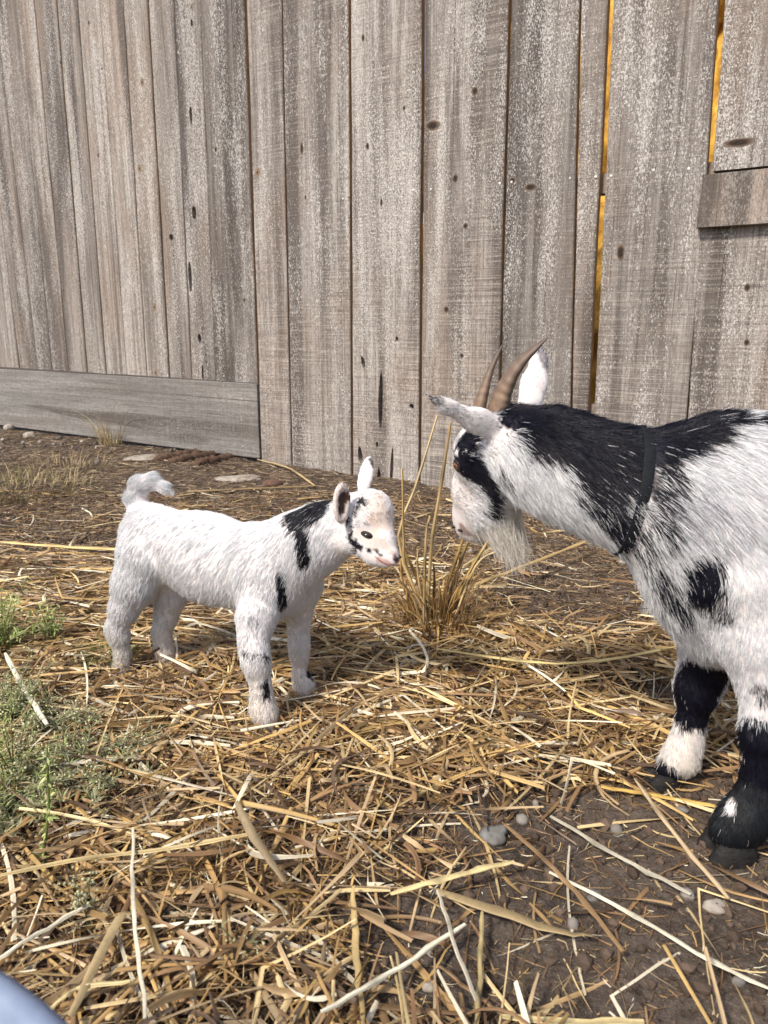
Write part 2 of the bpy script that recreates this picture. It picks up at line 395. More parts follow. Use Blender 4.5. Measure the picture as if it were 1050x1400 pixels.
# knots
def knot(key, px, py, r, pale=False, el=1.0):
    o = PLANKS[key]; s, z = fs(px, py); k = pxm(at(px, py, 2.7)) * 1.05
    a = np.linspace(0, 2 * math.pi, 14, endpoint=False); rings = []
    for (rr, d) in ((1.0, 0.0), (.7, .0006), (.45, .0002), (.25, .0004)):
        jj = 1 + .18 * (rng.random(14) - .5); rings.append(np.stack([np.cos(a) * r * k * rr * jj, np.full(14, -d), np.sin(a) * r * k * rr * el * jj], -1))
    V = np.vstack(rings + [np.zeros((1, 3)) - [0, .0006, 0]]); Q = [(i * 14 + j, i * 14 + (j + 1) % 14, (i + 1) * 14 + (j + 1) % 14, (i + 1) * 14 + j) for i in range(3) for j in range(14)]
    T = [(42 + j, 42 + (j + 1) % 14, 56) for j in range(14)]
    oc, ic, cc = ((.20, .165, .14), (.10, .065, .047), (.02, .014, .012)) if not pale else ((.21, .165, .13), (.24, .165, .11), (.05, .03, .022))
    kc = np.vstack([np.tile(c_, (14, 1)) for c_ in (oc, ic, cc if not pale else ic, cc)] + [np.array(cc)[None]]) * rng.uniform(.7, 1.25, (57, 1)); kc = np.concatenate([kc, np.ones((57, 1))], 1)
    y0 = min(vv.co.y for vv in o.data.vertices)
    kb = obj('knot', mesh_np('knot', V, np.array(Q), True, kc, np.array(T)), M_knot, o, (s - o.location.x, y0 - .0002, z - o.location.z))
for kn in [('L7', 192.5, 112, 4.5, True, 1.5), ('L7', 189, 230, 5, True, 1.4), ('L7', 209.5, 420, 4.5, True, 1.5), ('L7', 211.5, 510, 5, True, 1.2), ('L10', 293, 204, 3, False, 1.5), ('L10', 318, 62, 2.4, False, 1.5), ('L10', 332, 410, 2.6, False, 1.2),
           ('L4', 119, 30, 2.2, False, 1.6), ('L3', 81, 85, 1.8, False, 2), ('L1', 41, 128, 4, True, 1.8), ('L0', 20, 119, 3, True, 1.7), ('L4', 132, 212, 2.5, False, 1.5), ('L5', 137, 93, 2, False, 1.2), ('L3', 86, 397, 2.2, False, 1.5),
           ('c', 503, 200, 3, False, 1.6), ('c', 522, 277, 2.2, False, 2.4), ('b', 413, 203, 3.2, False, 2.8), ('b', 418, 270, 1.8, False, 2), ('c', 553, 148, 2.2, False, 1.4), ('c', 497, 52, 2.6, False, 2),
           ('d', 650, 125, 5, False, 1.1), ('d', 592, 172, 12, False, .55), ('d', 623, 244, 4.4, False, 1.3), ('d', 637, 309, 3.8, False, 1), ('d', 611, 423, 4, False, 1.1), ('d', 632, 486, 3, False, 1), ('e', 701, 247, 5, False, .8), ('e', 726, 256, 9, False, .5),
           ('g', 849, 345, 5, False, 2.0), ('i', 1022, 393, 3.4, False, 1.2), ('i', 1021, 468, 3, False, 1.2), ('h', 1010, 195, 17, False, .28), ('L9', 259, 8, 3, True, 1.5), ('a', 352, 236, 5, True, 1.4)]:
    if kn[0] in PLANKS: knot(*kn)
# nail heads, too small to pick apart
parts = []
def nail(px, py, r=1.5):
    s, z = fs(px, py); k = pxm(at(px, py, 2.7)); a = np.linspace(0, 2 * math.pi, 8, endpoint=False)
    V = np.vstack([np.stack([s + np.cos(a) * r * k, np.full(8, -.0045), z + np.sin(a) * r * k], -1), [[s, -.0062, z]]]); parts.append((V, None, np.array([(j, (j + 1) % 8, 8) for j in range(8)])))
for (px, py) in [(477, 268), (470, 272), (528, 263), (566, 260), (590, 259), (684, 251), (700, 249), (780, 244), (815, 242), (836, 241), (894, 233), (942, 231), (370, 622), (392, 628), (410, 620), (470, 640), (495, 645), (560, 655), (590, 668), (668, 676), (331, 545), (331, 574), (333, 610), (306, 527), (1012, 276), (1022, 280)]:
    nail(px, py, 1.7 if py < 300 else 1.3)
for i in range(len(E) - 1):
    for f in (.25, .75):
        xb = E[i][1] * (1 - f) + E[i + 1][1] * f; xt = E[i][0] * (1 - f) + E[i + 1][0] * f; nail(xt + (xb - xt) * .45, 252 - xt * .09, 1.1); nail(xb, E[i][2] - 6, 1.1)
nh = build('nail_heads', parts, M_nail, fence); nh['kind'] = 'stuff'

# ------------------------------------------------------------------ straw bales behind the fence (seen through the gaps)
M_bale = plain('golden_straw_bale', (.80, .47, .08), .8, .2, 13, (.16, .055, .01), .02, (1, 1, .6))
sa, sb = fs(345, 400)[0], x_end + .6; na, nz = 90, 60; A_, Z_ = np.meshgrid(np.linspace(sa, sb, na), np.linspace(-.05, 3.1, nz), indexing='ij')
D_ = 1.5 + .12 * Z_ - .10 * np.abs(np.sin(A_ * 3.4 + np.floor(Z_ / .42) * 1.3)) ** .5 - .08 * np.abs(np.sin(Z_ * math.pi / .42)) ** .4 - .16 * noise2(A_ * 11, Z_ * 11, 61) - .08 * noise2(A_ * 31, Z_ * 31, 62)
fr = F0 + A_[..., None] * U - D_[..., None] * NF; fr[..., 2] = Z_; bk = F0 + A_[..., None] * U - 2.9 * NF; bk[..., 2] = Z_
V = np.vstack([fr.reshape(-1, 3), bk.reshape(-1, 3)]); I = (np.arange(na - 1)[:, None] * nz + np.arange(nz - 1)[None]).ravel(); off = na * nz
Q = [np.stack([I, I + nz, I + nz + 1, I + 1], -1), np.stack([I + 1, I + nz + 1, I + nz, I], -1) + off]
ti = np.arange(na - 1) * nz + nz - 1; Q.append(np.stack([ti, ti + nz, ti + nz + off, ti + off], -1))
for e0 in (0, (na - 1) * nz): k_ = e0 + np.arange(nz - 1); Q.append(np.stack([k_, k_ + 1, k_ + 1 + off, k_ + off], -1))
hs = obj('haystack', mesh_np('haystack', V - F0, np.vstack(Q), True), M_bale, None, F0); tag(hs, 'tall golden haystack behind the fence, glimpsed through the gaps between planks', 'haystack')

# ------------------------------------------------------------------ straw on the ground
PAL = np.array([(.68, .53, .30), (.56, .37, .12), (.42, .27, .125), (.25, .15, .075), (.15, .092, .055), (.29, .215, .145), (.80, .71, .52), (.45, .29, .15)])
def strips(X, Y, Z, ang, Ln, Wd, seg, bend, pitch, arch, roll, fold, cols, kink=None):
    n = len(X); t = np.linspace(-.5, .5, seg + 1)[None, :]
    Lc = Ln[:, None]; s = t * Lc
    lat = bend[:, None] * (t * t - .08) * Lc
    if kink is not None: lat = lat + kink[:, None] * np.abs(t - .12) * Lc
    ca, sa = np.cos(ang)[:, None], np.sin(ang)[:, None]
    px = X[:, None] + s * ca - lat * sa; py = Y[:, None] + s * sa + lat * ca
    pz = Z[:, None] + pitch[:, None] * s + arch[:, None] * (.25 - t * t) * Lc
    pz = np.maximum(pz, gz(px, py) + .0008)
    rl = roll[:, None] + rng.normal(0, 1.5, (n, 1)) * t
    w = Wd[:, None] * .5 * (1 - .8 * rng.random((n, 1)) * np.clip(np.abs(t) * 2 - .35, 0, 1)) * (1 + .3 * (rng.random((n, seg + 1)) - .5))
    sx, sy, sz = -sa * np.cos(rl), ca * np.cos(rl), np.sin(rl)
    fz = fold[:, None] * w
    A = np.stack([px - sx * w, py - sy * w, pz - sz * w], -1); B = np.stack([px, py, pz + fz], -1); C = np.stack([px + sx * w, py + sy * w, pz + sz * w], -1)
    V = np.stack([A, B, C], 2).reshape(n, -1, 3)                       # n, (seg+1)*3, 3
    q = []
    for i in range(seg):
        for j in range(2): q.append((i * 3 + j, i * 3 + j + 1, (i + 1) * 3 + j + 1, (i + 1) * 3 + j))
    q = np.array(q)[None] + (np.arange(n) * (seg + 1) * 3)[:, None, None]
    tone = 1 + .5 * (noise2(px * 70, py * 70, 5) - .5)
    stripe = rng.uniform(.62, 1.3, (n, 1, 3, 1))
    cc = (cols[:, None, None, :] * tone[:, :, None, None] * stripe).reshape(-1, 3)
    return V.reshape(-1, 3), q.reshape(-1, 4), None, np.concatenate([np.clip(cc, 0, 1), np.ones((len(cc), 1))], 1)
def gauss(x, y, px, py, rx, ry):
    c = G(px, py); return np.exp(-(((x - c[0]) / rx) ** 2 + ((y - c[1]) / ry) ** 2))
def dens(x, y):                                        # how thick the straw lies
    d = np.full(x.shape, .95)
    fy = np.clip((y - 1.45) / .5, 0, 1); d *= 1 - .80 * fy
    bare = 0
    for g in [(900, 1230, .22, .13), (720, 1130, .12, .08), (850, 1330, .22, .08), (700, 1290, .10, .06), (1000, 1300, .15, .1), (800, 830, .18, .2), (980, 1100, .12, .1), (760, 760, .25, .3), (620, 1330, .06, .05), (900, 950, .1, .06)]: bare = bare + gauss(x, y, *g)
    d = d * (1 - np.clip(bare, 0, .93)); d = d + .5 * gauss(x, y, 680, 960, .16, .09) + .5 * gauss(x, y, 600, 870, .12, .10)
    d *= .75 + .5 * noise2(x * 9, y * 9, 21)
    return np.clip(d, 0.02, 1.15)
def thick(x, y):                                       # height of the layer: trodden flat round the kid's hooves
    t = 0
    for g in [(362, 992, .045, .05), (418, 950, .042, .045), (165, 922, .042, .045), (233, 910, .042, .045)]: t = t + gauss(x, y, *g)
    return np.clip(dens(x, y), 0, 1) * (1 - np.clip(t * 1.3, 0, .95))
def scatter(n, fn, ymin=.40, ymax=2.6, wide=.62):
    out = np.zeros((0, 2))
    while len(out) < n:
        y = ymin + (ymax - ymin) * rng.random(n * 3); x = (rng.random(n * 3) * 2 - 1) * 2.5; k = np.abs(x) < wide * y + .34
        x, y = x[k], y[k]; k = rng.random(len(x)) < fn(x, y); out = np.vstack([out, np.stack([x[k], y[k]], -1)])
    return out[:n, 0], out[:n, 1]
def angles(x, y):                                      # straw behind the kid lies crosswise, elsewhere any way
    n = len(x); a = rng.random(n) * math.pi; cross = gauss(x, y, 120, 800, .5, .35) + .6 * gauss(x, y, 400, 850, .3, .25)
    k = rng.random(n) < np.clip(cross, 0, .85); a[k] = rng.normal(-.05, .28, k.sum()); return a
TOPC = np.array([(.66, .50, .26), (.55, .365, .14), (.40, .25, .105), (.80, .71, .53), (.29, .175, .085), (.50, .365, .21)])
LOWC = np.array([(.20, .115, .058), (.27, .16, .08), (.105, .062, .036), (.34, .21, .10), (.16, .105, .07), (.42, .28, .14)])  # darker than the top colours: shade in the gaps painted into low straw
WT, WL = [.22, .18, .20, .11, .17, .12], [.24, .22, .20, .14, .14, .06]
def litter(n, lmin, lmax, wmin, wmax, seg, fn, pal, hlo, hhi, tilt=.12, ymax=2.6, rollr=.6, flat=.2, bend=.14, kinks=.25, lexp=1.6):
    x, y = scatter(n, fn, ymax=ymax); a = angles(x, y); tk = thick(x, y)
    Ln = lmin + (lmax - lmin) * rng.random(n) ** lexp; Wd = wmin + (wmax - wmin) * rng.random(n) ** 1.5
    z = gz(x, y) + .0012 + tk * (hlo + (hhi - hlo) * rng.random(n)); tl = tilt * (.25 + .75 * tk)
    pc, pw = pal; cols = pc[rng.choice(len(pc), n, p=pw)] * (.78 + .4 * rng.random((n, 1)))
    return strips(x, y, z, a, Ln, Wd, seg, rng.normal(0, bend, n), rng.normal(0, 1, n) * tl, rng.normal(.01, .07, n) * (.2 + .8 * tk), rng.normal(0, rollr, n), flat + .3 * rng.random(n), cols, np.where(rng.random(n) < kinks, rng.normal(0, .6, n), 0))
near = lambda x, y: dens(x, y) * np.clip(1.55 - y * .55, .15, 1)
def curly(n):                                          # dry leaves that bend and curl up out of the layer
    x, y = scatter(n, near, ymax=2.0); a = rng.random(n) * math.pi * 2; Ln = rng.uniform(.03, .12, n); Wd = rng.uniform(.0025, .0075, n)
    z = gz(x, y) + .005 + .024 * thick(x, y) * rng.random(n); pc = np.vstack([TOPC, LOWC]); cols = pc[rng.integers(0, 12, n)] * rng.uniform(.75, 1.15, (n, 1))
    return strips(x, y, z, a, Ln, Wd, 8, rng.normal(0, .9, n), rng.normal(0, .22, n), rng.normal(.08, .2, n), rng.normal(0, .8, n), .2 + .4 * rng.random(n), cols, np.where(rng.random(n) < .5, rng.normal(0, 1.0, n), 0))
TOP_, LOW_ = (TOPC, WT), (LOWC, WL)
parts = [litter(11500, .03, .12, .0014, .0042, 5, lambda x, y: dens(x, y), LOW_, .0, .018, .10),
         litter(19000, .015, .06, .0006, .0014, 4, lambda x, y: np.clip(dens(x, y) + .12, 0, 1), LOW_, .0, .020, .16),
         litter(4200, .07, .25, .0022, .0062, 8, near, TOP_, .010, .028, .085, lexp=1.15), curly(4300),
         litter(6100, .03, .13, .0012, .0034, 5, lambda x, y: dens(x, y), TOP_, .008, .027, .14),
         litter(7500, .015, .06, .0006, .0013, 4, lambda x, y: np.clip(dens(x, y) + .1, 0, 1), TOP_, .008, .026, .2),
         litter(56000, .02, .09, .0010, .0036, 3, lambda x, y: np.clip((y - 1.15) / .5, 0, 1) * np.clip(.55 + (3.6 - y) * .3, 0, 1), (np.array([(.235, .165, .108), (.165, .112, .076), (.115, .080, .056), (.34, .245, .15), (.54, .42, .26)]), [.28, .26, .20, .17, .09]), .0, .022, .22, ymax=4.4),
         litter(14000, .003, .018, .0004, .0014, 2, lambda x, y: np.clip(1.1 - dens(x, y), .1, 1), (np.vstack([TOPC, LOWC]), [1 / 12] * 12), 0, .003, tilt=.05, ymax=2.0)]
tag(build('straw_litter', parts, M_straw), 'loose straw and dry grass strewn over the ground', 'straw', kind='stuff')

# single stalks and blades that stand out
def stalk_obj(pts, wpx, colr, label, blade=False, lift=.012, name=None):
    P = []
    for (px, py) in pts:
        g = G(px, py); z = gz(g[0], g[1]) + lift + .020 * float(thick(g[0:1], g[1:2])[0]); P.append(G(px, py, float(z)))
    P = smooth_path(P, 12); k = pxm(P.mean(0)); r = wpx * k / 2
    base = P[0].copy(); Pl = P - base; wob = (rng.random(Pl.shape) - .5) * .0020 * np.array([1, 1, .6]); Pl = Pl + wob
    c = np.array([*colr, 1.0])
    if blade:
        T = np.gradient(Pl, axis=0); sd_ = np.cross(T, [0, 0, 1.0]); sd_ /= np.linalg.norm(sd_, axis=1)[:, None]
        tw = np.linspace(-.4, .5, 12); w = r * np.sin(np.linspace(.35, 2.9, 12)) ** .6
        up = np.array([0, 0, 1.0]); A = Pl - sd_ * w[:, None] * np.cos(tw)[:, None] - up * (w * np.sin(tw))[:, None]; C = Pl + sd_ * w[:, None] * np.cos(tw)[:, None] + up * (w * np.sin(tw))[:, None]
        B = Pl - up * (w * .35)[:, None]; V = np.stack([A, B, C], 1).reshape(-1, 3)
        V2 = V + [0, 0, -.0006]
        q = [(i * 3 + j, i * 3 + j + 1, (i + 1) * 3 + j + 1, (i + 1) * 3 + j) for i in range(11) for j in range(2)]
        q2 = [tuple(36 + v for v in f[::-1]) for f in q]
        edge = [(i * 3, (i + 1) * 3, 36 + (i + 1) * 3, 36 + i * 3) for i in range(11)] + [((i + 1) * 3 + 2, i * 3 + 2, 36 + i * 3 + 2, 36 + (i + 1) * 3 + 2) for i in range(11)]
        V = np.vstack([V, V2]); cols = np.tile(c, (len(V), 1)) * np.concatenate([np.tile(rng.uniform(.55, 1.2, 3), len(V) // 3)[:, None] * rng.uniform(.85, 1.15, (len(V), 1))] * 3 + [np.ones((len(V), 1))], 1)
        me = mesh_np('straw_piece', V, np.array(q + q2 + edge), True, cols)
        o = obj(name or 'straw_piece', me, M_straw)
    else:
        R_ = np.full(12, r * .86) * (1 + .22 * (rng.random(12) - .5)); R_[[4, 8]] *= 1.25; R_[[0, -1]] *= .7
        V, q, t_ = tube(Pl, R_, 9, .45, .3); f = (rng.uniform(.8, 1.15, (12, 1)) * rng.uniform(.45, 1.2, (1, 9))).ravel(); f[9 * 4:9 * 5] *= .6; f = np.append(f, [.7, .7])
        cols = c[None] * np.stack([f, f, f, np.ones_like(f)], 1); me = mesh_np('straw_stalk', V, q, False, np.clip(cols, 0, 1), t_)
        o = obj(name or 'straw_stalk', me, M_straw)
    o.location = base
    return tag(o, label, 'straw stalk' if not blade else 'straw blade', 'long loose straws on the ground')
PALE, GOLD, TAN, WHT, BRN = (.82, .66, .33), (.62, .41, .12), (.50, .34, .17), (.90, .82, .63), (.32, .20, .10)
for a in [([(535, 1222), (620, 1198), (702, 1178)], 10, PALE, 'thick pale yellow cut stalk lying near the middle of the foreground', False, .02),
          ([(752, 1115), (840, 1168), (945, 1222)], 8, WHT, 'whitish stalk on bare soil, upper of the two long parallel ones', False, .010),
          ([(750, 1192), (860, 1248), (960, 1306), (1052, 1352)], 8, WHT, 'longest whitish stalk on bare soil, running off the lower right edge', False, .010),
          ([(690, 1127), (765, 1195), (852, 1300)], 9, BRN, 'brown stalk with a pale cut end crossing the bare soil', False, .016),
          ([(868, 1065), (915, 1130), (997, 1230)], 8, (.58, .44, .27), 'tan stalk slanting down between the adult goat\'s two front hooves', False, .010),
          ([(822, 1076), (900, 1088), (985, 1104)], 9, GOLD, 'short golden stalk lying directly in front of the adult goat\'s near hoof', False, .008),
          ([(597, 887), (700, 902), (800, 906), (925, 884)], 7, (.76, .60, .26), 'long yellow stalk lying just in front of the dry stubble tuft', False, .022),
          ([(8, 893), (35, 945), (64, 990)], 8, WHT, 'white stalk slanting over the weeds at the left edge', False, .03),
          ([(0, 1196), (120, 1174), (245, 1158), (350, 1138)], 9, (.74, .57, .28), 'long golden stalk crossing under the green weed spike at lower left', False, .025),
          ([(-6, 1312), (60, 1272), (122, 1236)], 8, WHT, 'white stalk just above the blue grey tub', False, .022),
          ([(182, 1132), (182, 1240), (200, 1392)], 6, WHT, 'thin upright white stalk running down the lower left straw', False, .028),
          ([(440, 1383), (540, 1326), (637, 1263)], 9, WHT, 'broad white stalk slanting up through the bottom centre straw', False, .024),
          ([(482, 1210), (487, 1300), (497, 1404)], 10, (.60, .44, .20), 'flattened golden stalk pointing straight at the bottom edge', True, .012),
          ([(660, 1247), (657, 1320), (652, 1404)], 7, (.74, .58, .28), 'yellow stalk pointing at the bottom edge, beside the bare soil', False, .016),
          ([(598, 1217), (620, 1285), (650, 1368)], 6, WHT, 'white bent stem slanting steeply across the bottom centre straw', False, .026),
          ([(597, 1218), (690, 1248), (760, 1272), (810, 1279)], 15, (.50, .37, .19), 'wide tan dry blade with pointed end lying on bare soil', True, .014),
          ([(688, 1390), (780, 1396), (880, 1397)], 12, PALE, 'pale cut straw lying along the bottom edge of the picture', False, .012),
          ([(0, 741), (95, 748), (170, 751)], 8, (.72, .54, .24), 'long golden stalk behind the kid\'s rump at the left edge', False, .02),
          ([(0, 1010), (40, 965), (66, 900), (150, 880)], 4, TAN, 'thin curved tan stalk arching over the left weeds to the kid\'s hind hoof', False, .03),
          ([(605, 815), (700, 780), (806, 738)], 7, (.66, .47, .21), 'tan stalk leaning out right from the stubble tuft under the beard', False, .05),
          ([(700, 640 + 88), (640, 770), (575, 803)], 4, PALE, 'thin pale stalk behind the stubble tuft', False, .02),
          ([(390, 1205), (345, 1140), (322, 1095)], 13, (.50, .38, .22), 'wide curled tan blade in the left foreground straw', True, .03),
          ([(95, 1390), (160, 1260), (182, 1250)], 14, (.62, .47, .25), 'broad golden blade folded near the blue grey tub', True, .022),
          ([(60, 1385), (110, 1350), (180, 1342)], 8, PALE, 'pale straw lying beside the blue grey tub rim', False, .02),
          ([(600, 1320), (690, 1390)], 7, BRN, 'dull brown stalk slanting into the bottom edge', False, .012)]:
    stalk_obj(*a)
for (pts, w, c, lab) in [([(430, 672 - 8), (395, 640), (352, 628)], 4, (.6, .45, .24), 'thin bowed dry stalk arching from the fence foot to the kid\'s neck'),
                         ([(255, 672), (340, 668), (440, 664)], 5, (.48, .34, .17), 'dry stalk on the brown mulch behind the kid\'s back')]:
    stalk_obj(pts, w, c, lab, False, .012)

# soil crumbs and small gravel
parts = []
bm = bmesh.new(); bmesh.ops.create_icosphere(bm, subdivisions=1, radius=1.0); IV = np.array([v.co[:] for v in bm.verts]); IT = np.array([[v.index for v in f.verts] for f in bm.faces]); bm.free()
def crumbs(n, fn, r0, r1, colfn, ymax=2.6):
    x, y = scatter(n, fn, ymax=ymax, wide=.66); r = r0 + (r1 - r0) * rng.random(n) ** 3
    V = IV[None] * (r[:, None, None] * (.65 + .7 * rng.random((n, 1, 3)))) * (1 + .45 * (rng.random((n, len(IV), 1)) - .5)) + np.stack([x, y, gz(x, y) + r * .25], -1)[:, None]
    T = IT[None] + (np.arange(n) * len(IV))[:, None, None]; c = np.repeat(colfn(n), len(IV), 0)
    return V.reshape(-1, 3), None, T.reshape(-1, 3), np.concatenate([c, np.ones((len(c), 1))], 1)
M_stone = attr_material('crumb', .9, .2, 0, .25)
tag(build('soil_crumbs', [crumbs(11000, lambda x, y: np.clip(1.15 - dens(x, y), .08, 1), .0015, .008, lambda n: np.array([(.085, .06, .045)]) * (.6 + .9 * rng.random((n, 1))))], M_stone, smooth=False), 'crumbs of dark soil', 'soil', kind='stuff')
gl = lambda x, y: np.clip(gauss(x, y, 60, 600, .9, .6) * 1.2 - .1, 0, 1) 
tag(build('gravel', [crumbs(260, gl, .003, .016, lambda n: np.array([(.22, .185, .155)]) * (.4 + 1.6 * rng.random((n, 1)) ** 3), 3.9),
                     crumbs(240, lambda x, y: np.clip(1.0 - dens(x, y), .03, 1), .003, .010, lambda n: np.array([(.20, .18, .16)]) * (.5 + 1.2 * rng.random((n, 1))))], M_stone, smooth=True), 'small grey and white gravel by the fence foot', 'gravel', kind='stuff')

# single stones
M_rock = plain('grey_stone', (.20, .195, .185), .8, .3, 55, (.085, .075, .066), .004)
M_rockw = plain('pale_stone', (.40, .36, .31), .85, .25, 40, (.17, .135, .105), .004)
M_rockr = plain('reddish_stone', (.16, .085, .06), .9, .15, 50, (.08, .05, .04), .004)
for i, (px, py, rx, ry, rz, m, lab, nm) in enumerate([
    (839, 1049, 13, 10, 9, M_rock, 'blue grey angular stone beside the adult goat\'s far front hoof', 'stone'),
    (676, 1143, 20, 10, 8, M_rock, 'smooth oval grey pebble half sunk in the bare soil', 'pebble'),
    (932, 1107, 10, 7, 6, M_rock, 'small round grey stone between the two front hooves of the adult goat', 'stone'),
    (810, 1220, 14, 7, 6, M_rock, 'flat grey stone under the longest whitish stalk', 'stone'),
    (978, 1232, 16, 12, 9, M_rockw, 'tan grey stone at the tip of the slanting tan stalk', 'stone'),
    (585, 1358, 8, 7, 6, M_rockw, 'small white rough pebble near the bottom edge', 'pebble'),
    (675, 1382, 10, 11, 7, M_rock, 'dark grey pebble at the bottom edge', 'pebble'),
    (900, 832, 26, 12, 11, M_rock, 'grey stone close behind the adult goat\'s chest', 'stone'),
    (852, 773, 7, 5, 5, M_rockw, 'white pebble below the adult goat\'s collar', 'pebble'),
    (328, 648, 34, 12, 9, M_rockw, 'flat chalky slab lying at the foot of the skirt board', 'flat_stone'),
    (372, 659, 14, 8, 6, M_rockr, 'reddish brown lump at the right end of the pale slab', 'stone'),
    (205, 622, 30, 7, 7, M_rockw, 'pale buff slab tucked under the skirt board', 'flat_stone'),
    (820, 703 + 10, 34, 9, 10, M_rock, 'grey stone block at the fence foot, seen under the adult goat\'s throat', 'stone'),
    (13, 583 + 2, 7, 5, 6, M_rockw, 'white round pebble at the far left below the skirt board', 'pebble'),
    (41, 594, 9, 5, 6, M_rockw, 'larger white pebble near the left edge, in the gravel', 'pebble'),
    (1010, 1336, 10, 8, 7, M_rock, 'grey stone at the right edge beside the longest whitish stalk', 'stone')]):
    g = G(px, py + ry * .6); k = pxm(g); rzz = rz * k
    ang = rng.random() * .6 - .3; Rm = [[math.cos(ang), -math.sin(ang), 0], [math.sin(ang), math.cos(ang), 0], [0, 0, 1]]
    V, _, T = blob((0, 0, 0), (rx * k, rx * k * .8, rzz * (.45 if nm == 'flat_stone' else 1)), seed=i + 3, sub=3, rough=.55, R=Rm)
    o = obj(nm, mesh_np(nm, V, None, True, None, T), m); o.location = (g[0], g[1], float(gz(g[0], g[1])) + rzz * (.0 if nm == 'flat_stone' else .25))
    tag(o, lab, 'stone')
# ridged rust-brown sticks under the skirt board
M_bark = plain('rusty_bark', (.135, .085, .06), .95, .1, 70, (.05, .032, .024), .006, (1, 1, 1))
for (p0, p1, r, lab) in [((212, 630), (262, 622), 8, 'rust brown ridged stick under the skirt board, leftmost of three'),
                         ((232, 634), (288, 624), 9, 'rust brown ridged stick under the skirt board, middle one of three'),
                         ((266, 637), (308, 628), 8, 'paler brown ridged stick under the skirt board, rightmost of three')]:
    a, b_ = G(*p0), G(*p1); k = pxm(a); P = smooth_path([a, (a + b_) / 2 + [0, 0, .004], b_ - NF * .08], 20); o0 = P[0].copy()
    rad = np.full(20, r * k) * (1 + .16 * np.sin(np.arange(20) * 2.4)) * rng.uniform(.85, 1.12, 20); rad[0] *= .6; rad[1] *= .9; rad[-1] *= .7
    V, q, t_ = tube(P - o0 + [0, 0, r * k * .05], rad, 12, .85, .35)
    tag(obj('stick', mesh_np('stick', V, q, True, None, t_), M_bark, None, o0), lab, 'stick', 'ridged brown sticks under the skirt board')

# ------------------------------------------------------------------ grass tufts and weeds
M_dry = attr_material('dry_stalk', .5, .35, .10, .12)
M_green = attr_material('weed_green', .55, .3, .2)
def cone_stalk(P, r0, r1, c, n=6, nodes=True):
    P = smooth_path(P, 9); rad = np.linspace(r0, r1, 9)
    if nodes: rad[[3, 6]] *= 1.3
    V, q, t_ = tube(P, rad, n, .75, .2); f = rng.uniform(.75, 1.15, (9, 1)) * rng.uniform(.45, 1.2, (1, n)); f[[3, 6]] *= .55 if nodes else 1; f[0] *= .6; f = np.append(f.ravel(), [1, 1]); c = np.array(c)
    return V, q, t_, np.clip(np.concatenate([f[:, None] * c[None], np.ones((len(V), 1))], 1), 0, 1)
base = G(602, 868); tuft = empty('stubble_tuft', (base[0], base[1], float(gz(base[0], base[1]))))
tag(tuft, 'clump of tall golden stubble stalks between the two goats\' faces', 'grass tuft')
YB = base[1]
ST = [([(592, 862), (556, 775), (552, 735), (550, 640)], 6, (.62, .42, .17)), ([(606, 860), (556, 760), (548, 735)], 7, (.60, .38, .12)), ([(590, 850), (545, 745), (570, 660), (598, 568)], 7, (.74, .56, .30)),
      ([(585, 800), (590, 745), (602, 670), (616, 578)], 9, (.66, .47, .22)), ([(575, 850), (552, 800), (548, 760)], 6, (.50, .31, .10)), ([(600, 850), (612, 800), (634, 735)], 8, (.52, .31, .09)),
      ([(606, 840), (622, 790), (640, 740)], 9, (.68, .47, .18)), ([(612, 830), (640, 785), (668, 738)], 8, (.66, .46, .17)), ([(615, 815), (650, 775), (682, 752)], 6, (.70, .52, .26)), ([(596, 870), (580, 820), (570, 790)], 5, (.42, .26, .10)),
      ([(588, 840), (572, 790), (571, 750)], 5, (.55, .38, .17)), ([(580, 780), (582, 740), (588, 705)], 7, (.70, .50, .24)), ([(592, 830), (594, 790), (592, 770)], 6, (.38, .23, .10)), ([(560, 840), (556, 810), (554, 790)], 5, (.45, .25, .08)),
      ([(605, 860), (610, 820), (612, 785)], 6, (.34, .2, .09)), ([(618, 850), (625, 820), (640, 800)], 5, (.5, .33, .13)), ([(570, 860), (562, 830), (550, 800)], 4, (.36, .2, .09)), ([(655, 890), (654, 840), (652, 805)], 4, (.40, .29, .17)), ([(646, 880), (650, 840), (655, 800)], 4, (.5, .36, .2)), ([(598, 872), (602, 840), (600, 800)], 6, (.46, .3, .11)),
      ([(628, 870), (632, 835), (645, 812)], 4, (.42, .28, .13)), ([(610, 868), (618, 838), (628, 805)], 5, (.44, .26, .08))]
for i, (pp, w, c) in enumerate(ST):
    dy = rng.uniform(-.04, .06); P = []
    for j, (px, py) in enumerate(pp): P.append(at(px, py, YB + dy + (.05 if i in (2, 3) else .02) * j / len(pp)))
    P[0][2] = min(P[0][2], .01); k = pxm(P[0])
    V, q, t_, cc = cone_stalk(np.array(P) - np.array(tuft.location), w * k / 2 * .85, w * k / 2 * .6, c)
    obj('stalk', mesh_np('stalk', V, q, False, cc, t_), M_dry, tuft)
